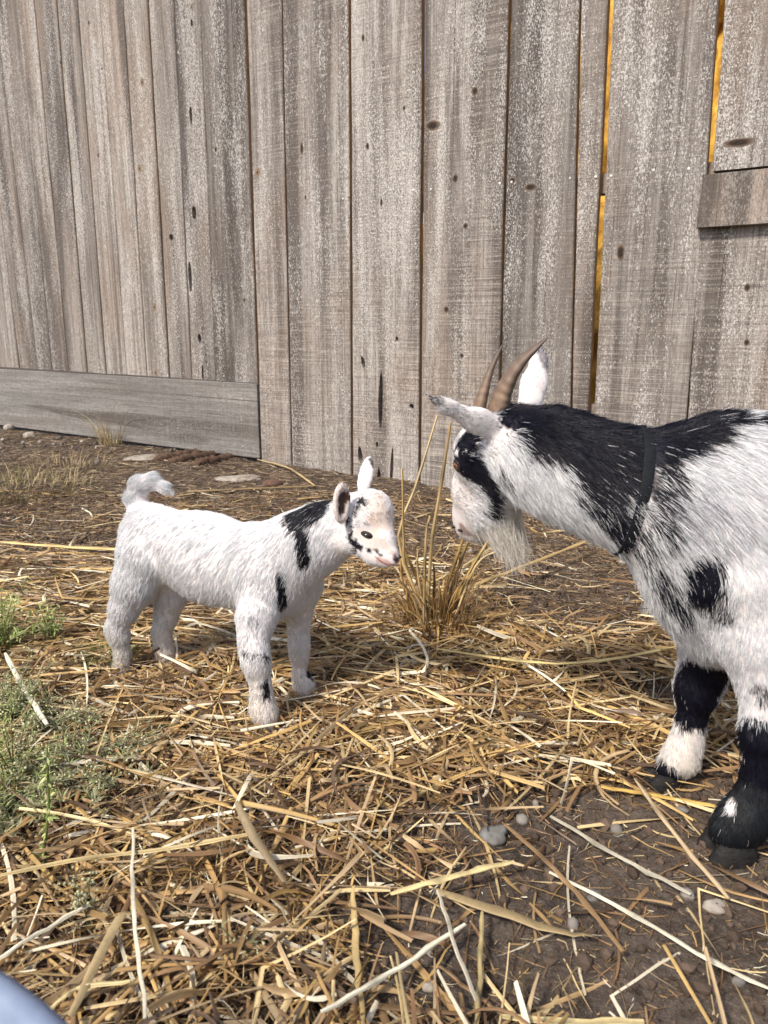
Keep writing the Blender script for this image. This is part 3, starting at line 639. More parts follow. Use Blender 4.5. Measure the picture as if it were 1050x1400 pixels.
def blades(c, n, h0, h1, spread, w, cols, lean=.5, up=1.0):
    """thin curved blades rising from a patch; joined"""
    P = []
    for i in range(n):
        a = rng.random() * 2 * math.pi; rr = spread * math.sqrt(rng.random()) * .5; b0 = np.array([math.cos(a) * rr, math.sin(a) * rr, -.004]); a2 = a + rng.normal(0, .6)
        h = rng.uniform(h0, h1); l = h * lean * rng.uniform(.3, 1.6); d = np.array([math.cos(a2), math.sin(a2), 0])
        Pt = smooth_path([b0, b0 + d * l * .3 + [0, 0, h * .6 * up], b0 + d * l + [0, 0, h * up * rng.uniform(.6, 1)]], 6); sd_ = np.array([-d[1], d[0], 0]) 
        ww = w * np.array([1, 1, .9, .7, .45, .1]) * rng.uniform(.6, 1.2); A = Pt - sd_ * ww[:, None]; B = Pt + sd_ * ww[:, None]; V = np.stack([A, B], 1).reshape(-1, 3)
        q = [(2 * j, 2 * j + 1, 2 * j + 3, 2 * j + 2) for j in range(5)]; cc = np.array(cols[rng.integers(len(cols))]) * rng.uniform(.75, 1.2)
        P.append((V, np.array(q), None, np.array([*np.clip(cc, 0, 1), 1.0])))
    return P
for i in range(40):
    a_ = rng.random() * 6.28; r0, h_ = .05 * rng.random(), rng.uniform(.05, .15); d_ = np.array([math.cos(a_), math.sin(a_) * .7, 0]); ln_ = rng.uniform(.1, .7)
    P = np.array([d_ * r0 - [0, 0, .004], d_ * (r0 + h_ * ln_ * .45) + [0, 0, h_ * .6], d_ * (r0 + h_ * ln_) + [rng.normal(0, .012), 0, h_]]); wd = rng.uniform(.0011, .0026)
    V, q, t_, cc = cone_stalk(P, wd, wd * .7, [(.46, .27, .09), (.34, .19, .07), (.56, .38, .16), (.25, .15, .08)][i % 4], 6); obj('stalk', mesh_np('stalk', V, q, False, cc, t_), M_dry, tuft)
fuzz = build('dry_leaves', blades(None, 420, .02, .10, .17, .0014, [(.36, .24, .12), (.5, .33, .13), (.24, .14, .06), (.18, .10, .05)], .8), M_dry, tuft); fuzz['kind'] = 'stuff'
def tuft_thing(name, px, py, label, cat, n, h0, h1, spread, w, cols, lean, up=1.0, m=None):
    g = G(px, py); e = empty(name, (g[0], g[1], float(gz(g[0], g[1])))); tag(e, label, cat)
    o = build('leaf_blades', blades(None, n, h0, h1, spread, w, cols, lean, up), m or M_dry, e); o['kind'] = 'stuff'; return e
tuft_thing('dry_grass_tuft', 152, 607, 'small dry straw coloured grass tuft against the skirt board', 'grass tuft', 120, .05, .22, .12, .0016, [(.62, .48, .27), (.5, .36, .18), (.7, .58, .36)], .9)
tuft_thing('dry_grass_tuft', 25, 672, 'olive grey dry grass tussock at the left edge below the fence', 'grass tuft', 520, .02, .085, .55, .0013, [(.20, .16, .07), (.28, .21, .10), (.16, .15, .05), (.42, .32, .18)], 1.2)
tuft_thing('dry_grass_tuft', 95, 640, 'sparse pale dry grass tuft between gravel and the kid\'s tail', 'grass tuft', 150, .02, .08, .36, .0012, [(.34, .25, .13), (.26, .19, .10)], 1.6)
tuft_thing('green_grass_tuft', 148, 912, 'small fresh green grass tuft at the kid\'s near hind hoof', 'grass tuft', 150, .02, .055, .06, .0010, [(.13, .20, .05), (.20, .27, .08), (.3, .3, .12)], .9, 1, M_green)
def weed(px, py, label, n, h, spread_, leafc, podc, npod=10, leaf=.012, dens_=10, name='weed'):
    g = G(px, py); e = empty(name, (g[0], g[1], float(gz(g[0], g[1])))); tag(e, label, 'weed')
    leaves, pods = [], []; h = h + .022; spread = spread_
    for i in range(n):
        a = rng.random() * 2 * math.pi; l = spread * rng.uniform(.2, 1); hh = h * rng.uniform(.45, 1.0)
        P = smooth_path([(rng.normal(0, .01), rng.normal(0, .01), -.005), (math.cos(a) * l * .4, math.sin(a) * l * .4, hh * .6), (math.cos(a) * l, math.sin(a) * l, hh)], 14)
        V, q, t_, cc = cone_stalk(P, .0013, .0006, np.array(leafc[0]) * .8, 5, False); obj('stem', mesh_np('stem', V, q, True, cc, t_), M_green, e)
        for j in range(dens_):
            p = P[rng.integers(3, 14)]; d = rng.normal(0, 1, 3); d[2] = abs(d[2]) * .7; d /= np.linalg.norm(d); s_ = np.cross(d, [0, 0, 1]); s_ /= np.linalg.norm(s_) + 1e-9
            ll = leaf * rng.uniform(.5, 1.3); V = np.array([p, p + d * ll * .5 + s_ * ll * .07, p + d * ll - [0, 0, ll * .15], p + d * ll * .5 - s_ * ll * .07]); c = np.array(leafc[rng.integers(len(leafc))]) * rng.uniform(.7, 1.25)
            leaves.append((V, np.array([(0, 1, 2, 3)]), None, np.array([*np.clip(c, 0, 1), 1])))
        for j in range(npod):
            p = P[rng.integers(7, 14)] + rng.normal(0, .006, 3); r = rng.uniform(.0009, .0021); c = np.array(podc) * rng.uniform(.7, 1.15)
            pods.append((IV * r + p, None, IT, np.array([*np.clip(c, 0, 1), 1])))
    o = build('leaves', leaves, M_green, e, False); o['kind'] = 'stuff'
    if pods: o = build('seed_pods', pods, M_green, e); o['kind'] = 'stuff'
GRN = [(.27, .34, .10), (.36, .42, .15), (.48, .50, .22)]; GRY = [(.28, .29, .15), (.36, .36, .21), (.22, .26, .10), (.42, .36, .22)]
weed(8, 905, 'bright green feathery weed at the left edge, level with the kid\'s hind hooves', 26, .11, .09, GRN, (.6, .6, .26), 4, .020, 28)
weed(72, 892, 'thin green sprig between the left edge and the kid\'s hind leg', 9, .07, .03, GRN, (.4, .4, .2), 1, .02, 26)
weed(18, 990, 'grey green weed with pale round seed pods at the left edge', 30, .065, .075, GRY, (.62, .62, .34), 10, .015, 34)
weed(105, 1075, 'broad grey green seeding weed lying over straw at lower left', 40, .035, .13, GRY, (.62, .60, .38), 9, .016, 34)
weed(70, 1010, 'pale grey green weed beside the white slanting stalk at the left', 26, .04, .10, GRY, (.62, .62, .38), 8, .015, 30)
weed(22, 1085, 'tall wispy yellow green weed at the left edge beside the weed spike', 12, .12, .07, GRN, (.62, .62, .30), 8, .014, 22)
weed(20, 1120, 'low grey green weed mat below the seeding weeds at the left edge', 30, .045, .09, GRY + GRN[:1], (.55, .55, .33), 5, .016, 34)
weed(125, 1275, 'small single seeding sprig in the straw above the tub', 4, .06, .02, GRY, (.52, .50, .30), 14, .008, 10)
weed(330, 1325, 'tiny grey green sprig in the straw right of the tub', 3, .03, .02, GRY, (.52, .50, .30), 6, .008, 12)
# green spike
g = G(60, 1195); e = empty('weed_spike', (g[0], g[1], float(gz(g[0], g[1])))); tag(e, 'upright bright green weed spike with leaf whorls at lower left', 'weed')
P = smooth_path([at(55, 1192, g[1]), at(66, 1110, g[1] + .02), at(64, 1022, g[1] + .03)], 16) - np.array(e.location)
V, q, t_, cc = cone_stalk(P, .0024, .0016, (.20, .25, .07), 6, False); obj('stem', mesh_np('stem', V, q, True, cc, t_), M_green, e)
lv = []
for j in range(90):
    u = rng.random() ** .8; p = P[int(u * 15)]; d = rng.normal(0, 1, 3); d /= np.linalg.norm(d); s_ = np.cross(d, [0, 0, 1]); ll = .011 * rng.uniform(.5, 1.4); c = np.array(GRN[rng.integers(3)]) * rng.uniform(.9, 1.4)
    lv.append((np.array([p, p + d * ll * .5 + s_ * ll * .16, p + d * ll, p + d * ll * .5 - s_ * ll * .16]), np.array([(0, 1, 2, 3)]), None, np.array([*np.clip(c, 0, 1), 1])))
o = build('leaves', lv, M_green, e, False); o['kind'] = 'stuff'

# ------------------------------------------------------------------ tub in the corner
M_tub = plain('blue_grey_plastic', (.17, .21, .30), .55, .4, 22, (.27, .32, .41), 0)
cx, cy, zt = -0.3127, -0.0090, .31
prof = [(.118, .0), (.128, .004), (.152, zt - .02), (.158, zt - .014), (.163, zt - .006), (.162, zt + .002), (.156, zt + .006), (.150, zt + .002), (.146, zt - .02), (.120, .012), (.0, .010)]
n = 96; a = np.linspace(0, 2 * math.pi, n, endpoint=False); V = np.vstack([np.stack([np.cos(a) * r, np.sin(a) * r, np.full(n, z)], -1) for r, z in [(max(r_ + .15, 0) if r_ else 0, z_) for r_, z_ in prof]])
Q = np.array([(i * n + j, i * n + (j + 1) % n, (i + 1) * n + (j + 1) % n, (i + 1) * n + j) for i in range(len(prof) - 1) for j in range(n)])
tag(obj('tub', mesh_np('tub', V, Q, True), M_tub, None, (cx, cy, 0)), 'smooth blue grey tub with rounded rim, out of focus in the bottom left corner', 'tub')
# ------------------------------------------------------------------ goats: implicit bodies, fur
def smin(a, b, k): 
    h = np.clip(.5 + .5 * (b - a) / k, 0, 1); return b * (1 - h) + a * h - k * h * (1 - h)
class Body:
    def __init__(s, lat): s.pr = []; s.lat = np.array(lat, float) / np.linalg.norm(lat)
    def J(s, px, py, Y, r): P = at(px, py, Y); return P, r * pxm(P)
    def chain(s, pts, k=.02, flat=1.0, flow=None, ln=.012, lift=.35, dens=1.0, lat=None):
        """pts: (point, radius) joints; one tapered capsule per pair"""
        for (a, ra), (b, rb) in zip(pts[:-1], pts[1:]):
            f = (b - a) if flow is None else np.array(flow, float); f = f / (np.linalg.norm(f) + 1e-9)
            s.pr.append(dict(t='c', a=a, b=b, ra=ra, rb=rb, k=k, s=flat, f=f, ln=ln, lift=lift, op='+', dens=dens, lat=s.lat if lat is None else np.array(lat, float) / np.linalg.norm(lat)))
    def ell(s, c, ax, rad, k=.008, op='+', flow=(0, 0, -1), ln=.005, lift=.3, dens=1.0):
        A = np.array(ax, float); A[0] /= np.linalg.norm(A[0]); A[1] -= A[0] * A[1].dot(A[0]); A[1] /= np.linalg.norm(A[1]); A = np.vstack([A[:2], np.cross(A[0], A[1])])
        s.pr.append(dict(t='e', c=np.array(c), A=A, r=np.array(rad), k=k, op=op, f=np.array(flow, float) / np.linalg.norm(flow), ln=ln, lift=lift, dens=dens))
    def d1(s, p, P):
        if p['t'] == 'c':
            a, b = p['a'], p['b'].copy(); w = P - a
            if p['s'] != 1.0:
                e = 1 / p['s'] - 1; l_ = p['lat']; w = w + (w @ l_)[..., None] * l_ * e; ba = b - a; ba = ba + ba.dot(l_) * l_ * e
            else: ba = b - a
            t = np.clip((w @ ba) / ba.dot(ba), 0, 1); return (np.linalg.norm(w - t[..., None] * ba, axis=-1) - (p['ra'] + (p['rb'] - p['ra']) * t)) * (1 if p['s'] == 1 else (1 + p['s']) / 2)
        q = ((P - p['c']) @ p['A'].T) / p['r']; k0 = np.linalg.norm(q, axis=-1); k1 = np.linalg.norm(q / p['r'], axis=-1); return k0 * (k0 - 1) / (k1 + 1e-9)
    def sdf(s, P):
        v = np.full(P.shape[:-1], 1.0)
        for p in s.pr:
            d = s.d1(p, P); v = smin(v, d, p['k']) if p['op'] == '+' else -smin(-v, d, p['k'])
        return v
    def grad(s, P, e=.0015):
        g = np.stack([s.sdf(P + np.eye(3)[i] * e) - s.sdf(P - np.eye(3)[i] * e) for i in range(3)], -1); return g / (np.linalg.norm(g, axis=-1)[..., None] + 1e-9)
    def surf(s, px, py):                               # where the line of sight meets the body (closest approach if it misses)
        d = ray(px, py); d = d / np.linalg.norm(d); t = .35; best = (9, None); o = np.array([0, 0, H])
        for i in range(200):
            P = o + d * t; v = float(s.sdf(P[None])[0])
            if v < best[0]: best = (v, P)
            if v < .0004 or t > 3: break
            t += max(v * .7, .0006)
        P = best[1]
        for i in range(6): P = P - s.grad(P[None])[0] * float(s.sdf(P[None])[0])
        return P
    def mesh(s, h):
        lo, hi = np.full(3, 9.), np.full(3, -9.)
        for p in s.pr:
            if p['op'] != '+': continue
            if p['t'] == 'c': r = max(p['ra'], p['rb']) + .02; lo = np.minimum(lo, np.minimum(p['a'], p['b']) - r); hi = np.maximum(hi, np.maximum(p['a'], p['b']) + r)
            else: r = p['r'].max() + .02; lo = np.minimum(lo, p['c'] - r); hi = np.maximum(hi, p['c'] + r)
        n = np.ceil((hi - lo) / h).astype(int) + 1; ax = [lo[i] + h * np.arange(n[i]) for i in range(3)]; v = np.full(n, .3, np.float32)
        for p in s.pr:
            if p['t'] == 'c': r = max(p['ra'], p['rb']) + p['k'] + 3 * h; a_, b_ = np.minimum(p['a'], p['b']) - r, np.maximum(p['a'], p['b']) + r
            else: r = p['r'].max() + p['k'] + 3 * h; a_, b_ = p['c'] - r, p['c'] + r
            i0 = np.clip(((a_ - lo) / h).astype(int), 0, n - 1); i1 = np.clip(((b_ - lo) / h).astype(int) + 2, 1, n)
            sl = tuple(slice(i0[i], i1[i]) for i in range(3)); P = np.stack(np.meshgrid(*[ax[i][sl[i]] for i in range(3)], indexing='ij'), -1)
            d = s.d1(p, P); v[sl] = smin(v[sl], d, p['k']) if p['op'] == '+' else -smin(-v[sl], d, p['k'])
        ins = v < 0; c = [ins[i:n[0] - 1 + i, j:n[1] - 1 + j, k:n[2] - 1 + k] for i in (0, 1) for j in (0, 1) for k in (0, 1)]
        sm = sum(x.astype(np.int8) for x in c); act = (sm > 0) & (sm < 8); I = np.argwhere(act); idx = np.full(act.shape, -1, np.int64); idx[act] = np.arange(len(I))
        acc = np.zeros((len(I), 3)); cnt = np.zeros(len(I)); cor = [(i, j, k) for i in (0, 1) for j in (0, 1) for k in (0, 1)]
        for u in range(8):
            for w in range(u + 1, 8):
                if sum(abs(cor[u][q] - cor[w][q]) for q in range(3)) != 1: continue
                a = v[tuple((I + cor[u]).T)]; b = v[tuple((I + cor[w]).T)]; m = (a < 0) != (b < 0); t = np.where(m, a / (a - b + 1e-12), 0)
                acc += np.where(m[:, None], np.array(cor[u]) + t[:, None] * (np.array(cor[w]) - np.array(cor[u])), 0); cnt += m
        V = lo + h * (I + acc / cnt[:, None]); Q = []
        for d in range(3):
            e1, e2 = [(1, 2), (2, 0), (0, 1)][d]; m = np.zeros(3, int); m[d] = 1
            A = ins[tuple(slice(0, n[q] - m[q]) for q in range(3))]; B = ins[tuple(slice(m[q], n[q]) for q in range(3))]; X = np.argwhere(A != B)
            ok = (X[:, e1] > 0) & (X[:, e2] > 0) & (X[:, e1] < n[e1] - 1) & (X[:, e2] < n[e2] - 1); X = X[ok]
            o1 = np.zeros(3, int); o1[e1] = 1; o2 = np.zeros(3, int); o2[e2] = 1
            q = np.stack([idx[tuple((X - o1 - o2).T)], idx[tuple((X - o2).T)], idx[tuple(X.T)], idx[tuple((X - o1).T)]], -1); fl = ~A[tuple(X.T)]; q[fl] = q[fl][:, ::-1]; Q.append(q[(q >= 0).all(1)])
        return V, np.vstack(Q)
    def props(s, P):                                   # combing direction, hair length, lift, density at surface points
        fw = np.zeros((len(P), 3)); ln = np.zeros(len(P)); lf = np.zeros(len(P)); dn = np.zeros(len(P)); W_ = np.zeros(len(P)) + 1e-12
        for p in s.pr:
            if p['op'] != '+': continue
            w = np.exp(-np.maximum(s.d1(p, P), 0) / .006); fw += w[:, None] * p['f']; ln += w * p['ln']; lf += w * p['lift']; dn += w * p['dens']; W_ += w
        return fw / (np.linalg.norm(fw, axis=1)[:, None] + 1e-9), ln / W_, lf / W_, dn / W_
def capd(P, a, b):
    ba = b - a; t = np.clip(((P - a) @ ba) / (ba.dot(ba) + 1e-12), 0, 1); return np.linalg.norm(P - a - t[:, None] * ba, axis=1)
def fur(name, V, Q, B, n, coat, parent, m, rad, clump=.5, nclump=2500, keep=None, lenmul=None, off=np.zeros(3), curl=.12):
    a, b, c, d = (V[Q[:, i]] for i in range(4)); A1 = np.linalg.norm(np.cross(b - a, c - a), axis=1); A2 = np.linalg.norm(np.cross(c - a, d - a), axis=1)
    Fc = np.concatenate([np.stack([a, b, c], 1), np.stack([a, c, d], 1)]); ar = np.concatenate([A1, A2])
    cen = Fc.mean(1); w = ar * B.props(cen)[3]
    if keep is not None: w = w * keep(cen)
    f = Fc[rng.choice(len(Fc), n, p=w / w.sum())]; u, v_ = rng.random((2, n)); k = u + v_ > 1; u[k], v_[k] = 1 - u[k], 1 - v_[k]
    P = f[:, 0] + u[:, None] * (f[:, 1] - f[:, 0]) + v_[:, None] * (f[:, 2] - f[:, 0]); Nn = B.grad(P); fw, ln, lf, dn = B.props(P)
    fw = fw + np.stack([noise3(P, 45, 11), noise3(P, 45, 21), noise3(P, 45, 31)], -1) * .8 - .4
    T = fw - Nn * (fw * Nn).sum(1)[:, None]; T /= np.linalg.norm(T, axis=1)[:, None] + 1e-6
    ln = ln * rng.uniform(.55, 1.15, n) * (lenmul(P) if lenmul is not None else 1)
    colr = coat(P, ln)
    gi = rng.choice(n, min(nclump, n), replace=False); kd = kdtree.KDTree(len(gi)); md = T.mean(0); md /= np.linalg.norm(md); Pq = P - ((P @ md) * .68)[:, None] * md      # locks run along the lie of the coat
    for j, g_ in enumerate(gi): kd.insert(Pq[g_], j)
    kd.balance(); ow = np.array([kd.find(p)[1] for p in Pq]); G_ = gi[ow]
    colr = colr * (1 - .10 * rng.random(len(gi)) ** 1.6)[ow][:, None]          # locks differ a little in tone, painting in streaks of sheen and shadow
    m_ = 5; t = np.linspace(0, 1, m_)[None, :, None]; l = ln[:, None, None]; lfv = (lf * rng.uniform(.5, 1.5, n))[:, None, None]
    D = T[:, None] * t * (1 - .25 * lfv) + Nn[:, None] * lfv * (t - .45 * t * t) + np.array([0, 0, -.10]) * t * t
    rnd = rng.normal(0, curl, (n, 1, 3)); D = D + rnd * t * t
    pts = P[:, None] + D * l - Nn[:, None] * .0006
    dP = P - P[G_]; al_ = (dP @ md)[:, None] * md; tipg = pts[G_][:, -1:, :] + (al_ + (dP - al_) * .2)[:, None]; cl = clump * (rng.uniform(.4, 1.2, n) / dn ** 2)[:, None, None] * t ** 1.5
    pts = pts + (tipg - pts[:, -1:, :]) * cl
    pts[..., 2] = np.maximum(pts[..., 2], .002)
    hc = bpy.data.hair_curves.new(name); hc.add_curves([m_] * n)
    hc.attributes['position'].data.foreach_set('vector', (pts - off).astype(np.float32).ravel())
    r = (rad * np.array([1, .95, .8, .55, .18]))[None] * rng.uniform(.7, 1.25, (n, 1)); r = r.astype(np.float32)
    at_ = hc.attributes.get('radius') or hc.attributes.new('radius', 'FLOAT', 'POINT'); at_.data.foreach_set('value', np.ascontiguousarray(r).ravel())
    ca = hc.attributes.new('col', 'FLOAT_COLOR', 'CURVE'); ca.data.foreach_set('color', np.concatenate([np.clip(colr, 0, 1), np.ones((n, 1))], 1).astype(np.float32).ravel())
    hc.materials.append(m); o = bpy.data.objects.new(name, hc); COL.objects.link(o); o.parent = parent
    return o
M_fur, t, b = mat('fur')
a = N(t, 'ShaderNodeAttribute', attribute_name='col'); L(t, a.outputs['Color'], b.inputs['Base Color']); b.inputs['Roughness'].default_value = .38; b.inputs['Specular IOR Level'].default_value = .32
tr = t.nodes.new('ShaderNodeBsdfTranslucent'); L(t, a.outputs['Color'], tr.inputs[0]); ms = t.nodes.new('ShaderNodeMixShader'); ms.inputs[0].default_value = .22
L(t, b.outputs[0], ms.inputs[1]); L(t, tr.outputs[0], ms.inputs[2]); L(t, ms.outputs[0], t.nodes['Material Output'].inputs['Surface'])
M_skin = attr_material('skin', .7, .25)
M_eye = plain('dark_eye', (.02, .012, .008), .08, .6)
M_iris = plain('amber_iris', (.16, .06, .025), .1, .6, 300, (.2, .07, .015))
M_lid = plain('eyelid_skin', (.022, .014, .013), .55, .25)
M_hoof = plain('hoof_horn', (.009, .009, .011), .7, .18, 130, (.026, .023, .02), .0015, (1, 1, 3))
M_hoofp = plain('pale_hoof_horn', (.40, .35, .30), .6, .3, 60, (.28, .22, .17))
M_horn, t, b = mat('horn')
vv = mapped(t, (1, 1, 1)); n1 = noise_tex(t, vv, 60, 4, .6); a = N(t, 'ShaderNodeAttribute', attribute_name='col')
L(t, mix(t, ramp_f(t, n1, .4, .7), a.outputs['Color'], (.13, .085, .06)), b.inputs['Base Color']); b.inputs['Roughness'].default_value = .6
bp = N(t, 'ShaderNodeBump'); bp.inputs['Strength'].default_value = .4; bp.inputs['Distance'].default_value = .002; L(t, n1, bp.inputs['Height']); L(t, bp.outputs[0], b.inputs['Normal'])
M_nose = plain('nostril_skin', (.03, .018, .017), .5, .3)
M_strap = plain('collar_nylon', (.007, .008, .010), .7, .15, 400, (.014, .016, .018), .0006)

WHITE = np.array((.80, .798, .81)); BLACK = np.array((.008, .008, .014))
def dusty(P, c):
    k = np.clip(1 - P[:, 2] / .12, 0, 1) * (.35 + .65 * noise3(P, 60, 77)); return c * (1 - k[:, None] * np.array([.10, .20, .36]))
def coat_fn(B, spots, base=None, skinmap=None):
    """spots: ((px,py),(px,py), radius px, colour, probability) -> colours of strands at points"""
    S3 = []
    for (p, q, r, c, pr) in spots:
        a = p if len(p) == 3 else B.surf(*p); b_ = q if len(q) == 3 else B.surf(*q); S3.append((np.array(a), np.array(b_), r * pxm((np.array(a) + np.array(b_)) / 2), np.array(c), pr))
    def f(P, ln=None):
        n = len(P); Pj = P if ln is None else P + rng.normal(0, 1, P.shape) * np.minimum(ln * .12, .002)[:, None]
        wob = (noise3(Pj, 70, 41) - .5) * .016 + (noise3(Pj, 190, 51) - .5) * .010
        c = WHITE * (1 - .32 * rng.random((n, 1)) ** 2) * (1 + rng.normal(0, .02, (n, 3))) if ln is not None else np.tile(WHITE, (n, 1))
        if base is not None: c = base(P, c)
        for (a, b_, r, cc, pr) in S3:
            d = capd(Pj, a, b_) + np.clip(wob, -r * .6, r * .6); e = np.clip((r - d) / (r * .25), 0, 1)
            if ln is None: k = (e > .5) * min(1, pr * 1.1); c = c * (1 - k[:, None]) + cc * k[:, None]
            else: k = rng.random(n) < e * pr; c[k] = cc * (.7 + .6 * rng.random((k.sum(), 1)))
        return c
    return f
def skin_attr(me, V, cols):
    a_ = me.attributes.new('col', 'FLOAT_COLOR', 'POINT'); a_.data.foreach_set('color', np.concatenate([cols, np.ones((len(V), 1))], 1).astype(np.float32).ravel())
def ball(name, P, r, m, parent, off, scale=(1, 1, 1), axes=None, seg=2):
    bm = bmesh.new(); bmesh.ops.create_icosphere(bm, subdivisions=seg + 1, radius=1); V = np.array([v.co[:] for v in bm.verts]) * r * np.array(scale); T = np.array([[v.index for v in f.verts] for f in bm.faces]); bm.free()
    if axes is not None: V = V @ np.array(axes)
    return obj(name, mesh_np(name, V, None, True, None, T), m, parent, Vector((P - off).tolist()))
def hoof(P, L_, w, h, d, m, parent, off):               # cloven hoof: two toes side by side, d = toe direction
    d = np.array(d, float); d /= np.linalg.norm(d); sd_ = np.array([-d[1], d[0], 0]); parts = []
    for sgn in (-1, 1):
        prof = [(-.45, 1.0, 0), (.35, .75, 0), (.60, .12, .1)]; Vv = []
        a = np.linspace(0, 2 * math.pi, 12, endpoint=False)
        for z, sc in ((0, 1.0), (h * .5, .92), (h, .78), (h * 1.15, .4)):
            x = np.cos(a); y = np.sin(a); x = np.where(x > 0, x * (1.15 - .25 * z / h), x * .8)
            pt = np.outer(x * L_ * .5 * sc, d) + np.outer(y * w * .26 * sc, sd_) + sd_ * sgn * w * .25 + np.array([0, 0, z]); Vv.append(pt)
        Vv = np.vstack(Vv); q = [(i * 12 + j, i * 12 + (j + 1) % 12, (i + 1) * 12 + (j + 1) % 12, (i + 1) * 12 + j) for i in range(3) for j in range(12)]
        cap = [(36 + j, 36 + (j + 1) % 12, 48) for j in range(12)]; parts.append((np.vstack([Vv, Vv[36:48].mean(0)[None]]) , np.array(q), np.array(cap)))
    V, q, t_, _ = merge(parts); return obj('hoof', mesh_np('hoof', V, q, True, None, t_), m, parent, Vector(((P - off)[0], (P - off)[1], .001 - off[2])))
def eye(B, px, py, w, hgt, parent, off, iris, lidm, tilt=0.0):
    P = B.surf(px, py); n = B.grad(P[None])[0]; k = pxm(P); up = np.array([0, 0, 1.]); sx = np.cross(up, n); sx /= np.linalg.norm(sx); uy = np.cross(n, sx)
    c, s_ = math.cos(tilt), math.sin(tilt); sx, uy = sx * c + uy * s_, uy * c - sx * s_
    ax = [sx, uy, n]
    ball('eyelid', P + n * .0005, 1, lidm, parent, off, (w * k * 1.42, hgt * k * 1.62, w * k * .40), ax)
    e_ = ball('eye', P + n * w * k * .20, 1, iris, parent, off, (w * k, hgt * k, w * k * .5), ax)
    ball('pupil', n * w * k * .25, 1, M_eye, e_, np.zeros(3), (w * k * .62, hgt * k * .55, w * k * .32), ax)
    return P, n, k

# ---------------- kid
KD = np.array([.88, -.475, 0]); KL = np.array([.475, .88, 0])
B = Body(KL); J = B.J
B.chain([J(214, 737, 1.185, 47), J(285, 763, 1.135, 57), J(362, 783, 1.075, 63)], .03, .74, -KD * .7 + [0, 0, -.8], .0150, .13)
B.chain([J(205, 742, 1.185, 41), J(205, 762, 1.18, 38)], .03, .74, (-.2, 0, -1), .013, .24)
B.chain([J(372, 775, 1.065, 58), J(412, 748, 1.045, 44), J(447, 728, 1.03, 35), J(474, 714, 1.012, 30)], .03, .78, -KD * .35 + [0, 0, -1], .012, .24)
HD = np.array([.80, -.45, -.55])                                               # face direction
B.chain([J(487, 705, 1.008, 31), J(507, 700, .996, 31)], .015, .92, -HD, .0085, .35)                    # skull
B.chain([J(507, 707, .994, 29.5), J(521, 736, .980, 19), J(532, 755, .972, 13)], .010, .82, (-.6, .3, .7), .0055, .22)   # bridge, muzzle
B.chain([J(487, 735, .995, 25), J(512, 757, .982, 14), J(528, 766, .974, 9.5)], .012, .9, (-.9, .4, .2), .005, .25)     # cheek, jaw
B.chain([J(534, 759, .969, 8.5), J(538, 765, .967, 7)], .008, 1, (-.6, .3, .7), .0015, .2)
def kleg(pts, ln=.0085, flow=(-.1, 0, -1)): B.chain([J(*p) for p in pts], .016, .88, flow, ln, .32)
kleg([(362, 800, 1.045, 37), (350, 846, 1.022, 25), (346, 876, 1.008, 17.5), (349, 898, 1.0, 16.5), (351, 910, 1.0, 15), (356, 936, .999, 11.5), (358, 956, .999, 13), (361, 975, .999, 16.5), (363, 988, .998, 15)])
kleg([(410, 800, 1.075, 33), (408, 838, 1.09, 16), (408, 862, 1.095, 11.5), (409, 882, 1.095, 11.5), (409, 898, 1.095, 9), (411, 922, 1.095, 8), (416, 938, 1.094, 12), (419, 946, 1.094, 11.5)])
kleg([(196, 765, 1.17, 38), (184, 798, 1.165, 29), (170, 830, 1.168, 18.5), (160, 856, 1.172, 12), (162, 868, 1.172, 11.5), (167, 892, 1.172, 7.5), (166, 910, 1.172, 8.5), (168, 919, 1.171, 8.5)], .0125, (-.35, .1, -1))
kleg([(226, 775, 1.20, 33), (232, 812, 1.205, 23), (227, 842, 1.209, 14), (221, 864, 1.209, 11), (223, 882, 1.209, 9), (226, 896, 1.209, 9.5), (231, 905, 1.208, 9.5)], .009)
B.chain([J(196, 706, 1.195, 16), J(186, 684, 1.20, 13), J(190, 666, 1.20, 12), J(205, 659, 1.198, 10), J(221, 665, 1.192, 6), J(229, 671, 1.188, 2.5)], .010, 1, None, .0150, .26, 1.5)
# ears: cupped
ce = at(467, 688, .968); k = pxm(ce); eu = np.array([.03, .02, 1.0]); ew = np.array([.75, .55, .0])
B.ell(ce, [eu, ew], (29 * k, 13.5 * k, 6.5 * k), .006, '+', (.1, 0, 1), .005, .3)
en = np.cross(eu / np.linalg.norm(eu), ew / np.linalg.norm(ew)); en = en if en[1] < 0 else -en
B.ell(ce + en * 5.5 * k + [0, 0, -.0 * k], [eu, ew], (21 * k, 8.5 * k, 6 * k), .003, '-')
ce2 = at(500, 652, 1.045); k2 = pxm(ce2)
B.ell(ce2, [np.array([.22, .1, 1.0]), np.array([.9, -.3, 0])], (29 * k2, 11 * k2, 4.5 * k2), .006, '+', (.1, 0, 1), .004, .2)
KIDB = B
koff = np.array([at(290, 760, 1.13)[0], 1.12, 0.0])
kid = empty('goat_kid', koff); tag(kid, 'small white baby goat with black neck patch facing the adult goat', 'goat')
V, Q = B.mesh(.0032)
for _ in range(2): V = V - B.grad(V) * B.sdf(V)[:, None] * .9
PINK = (.60, .43, .38)
BK = tuple(BLACK)
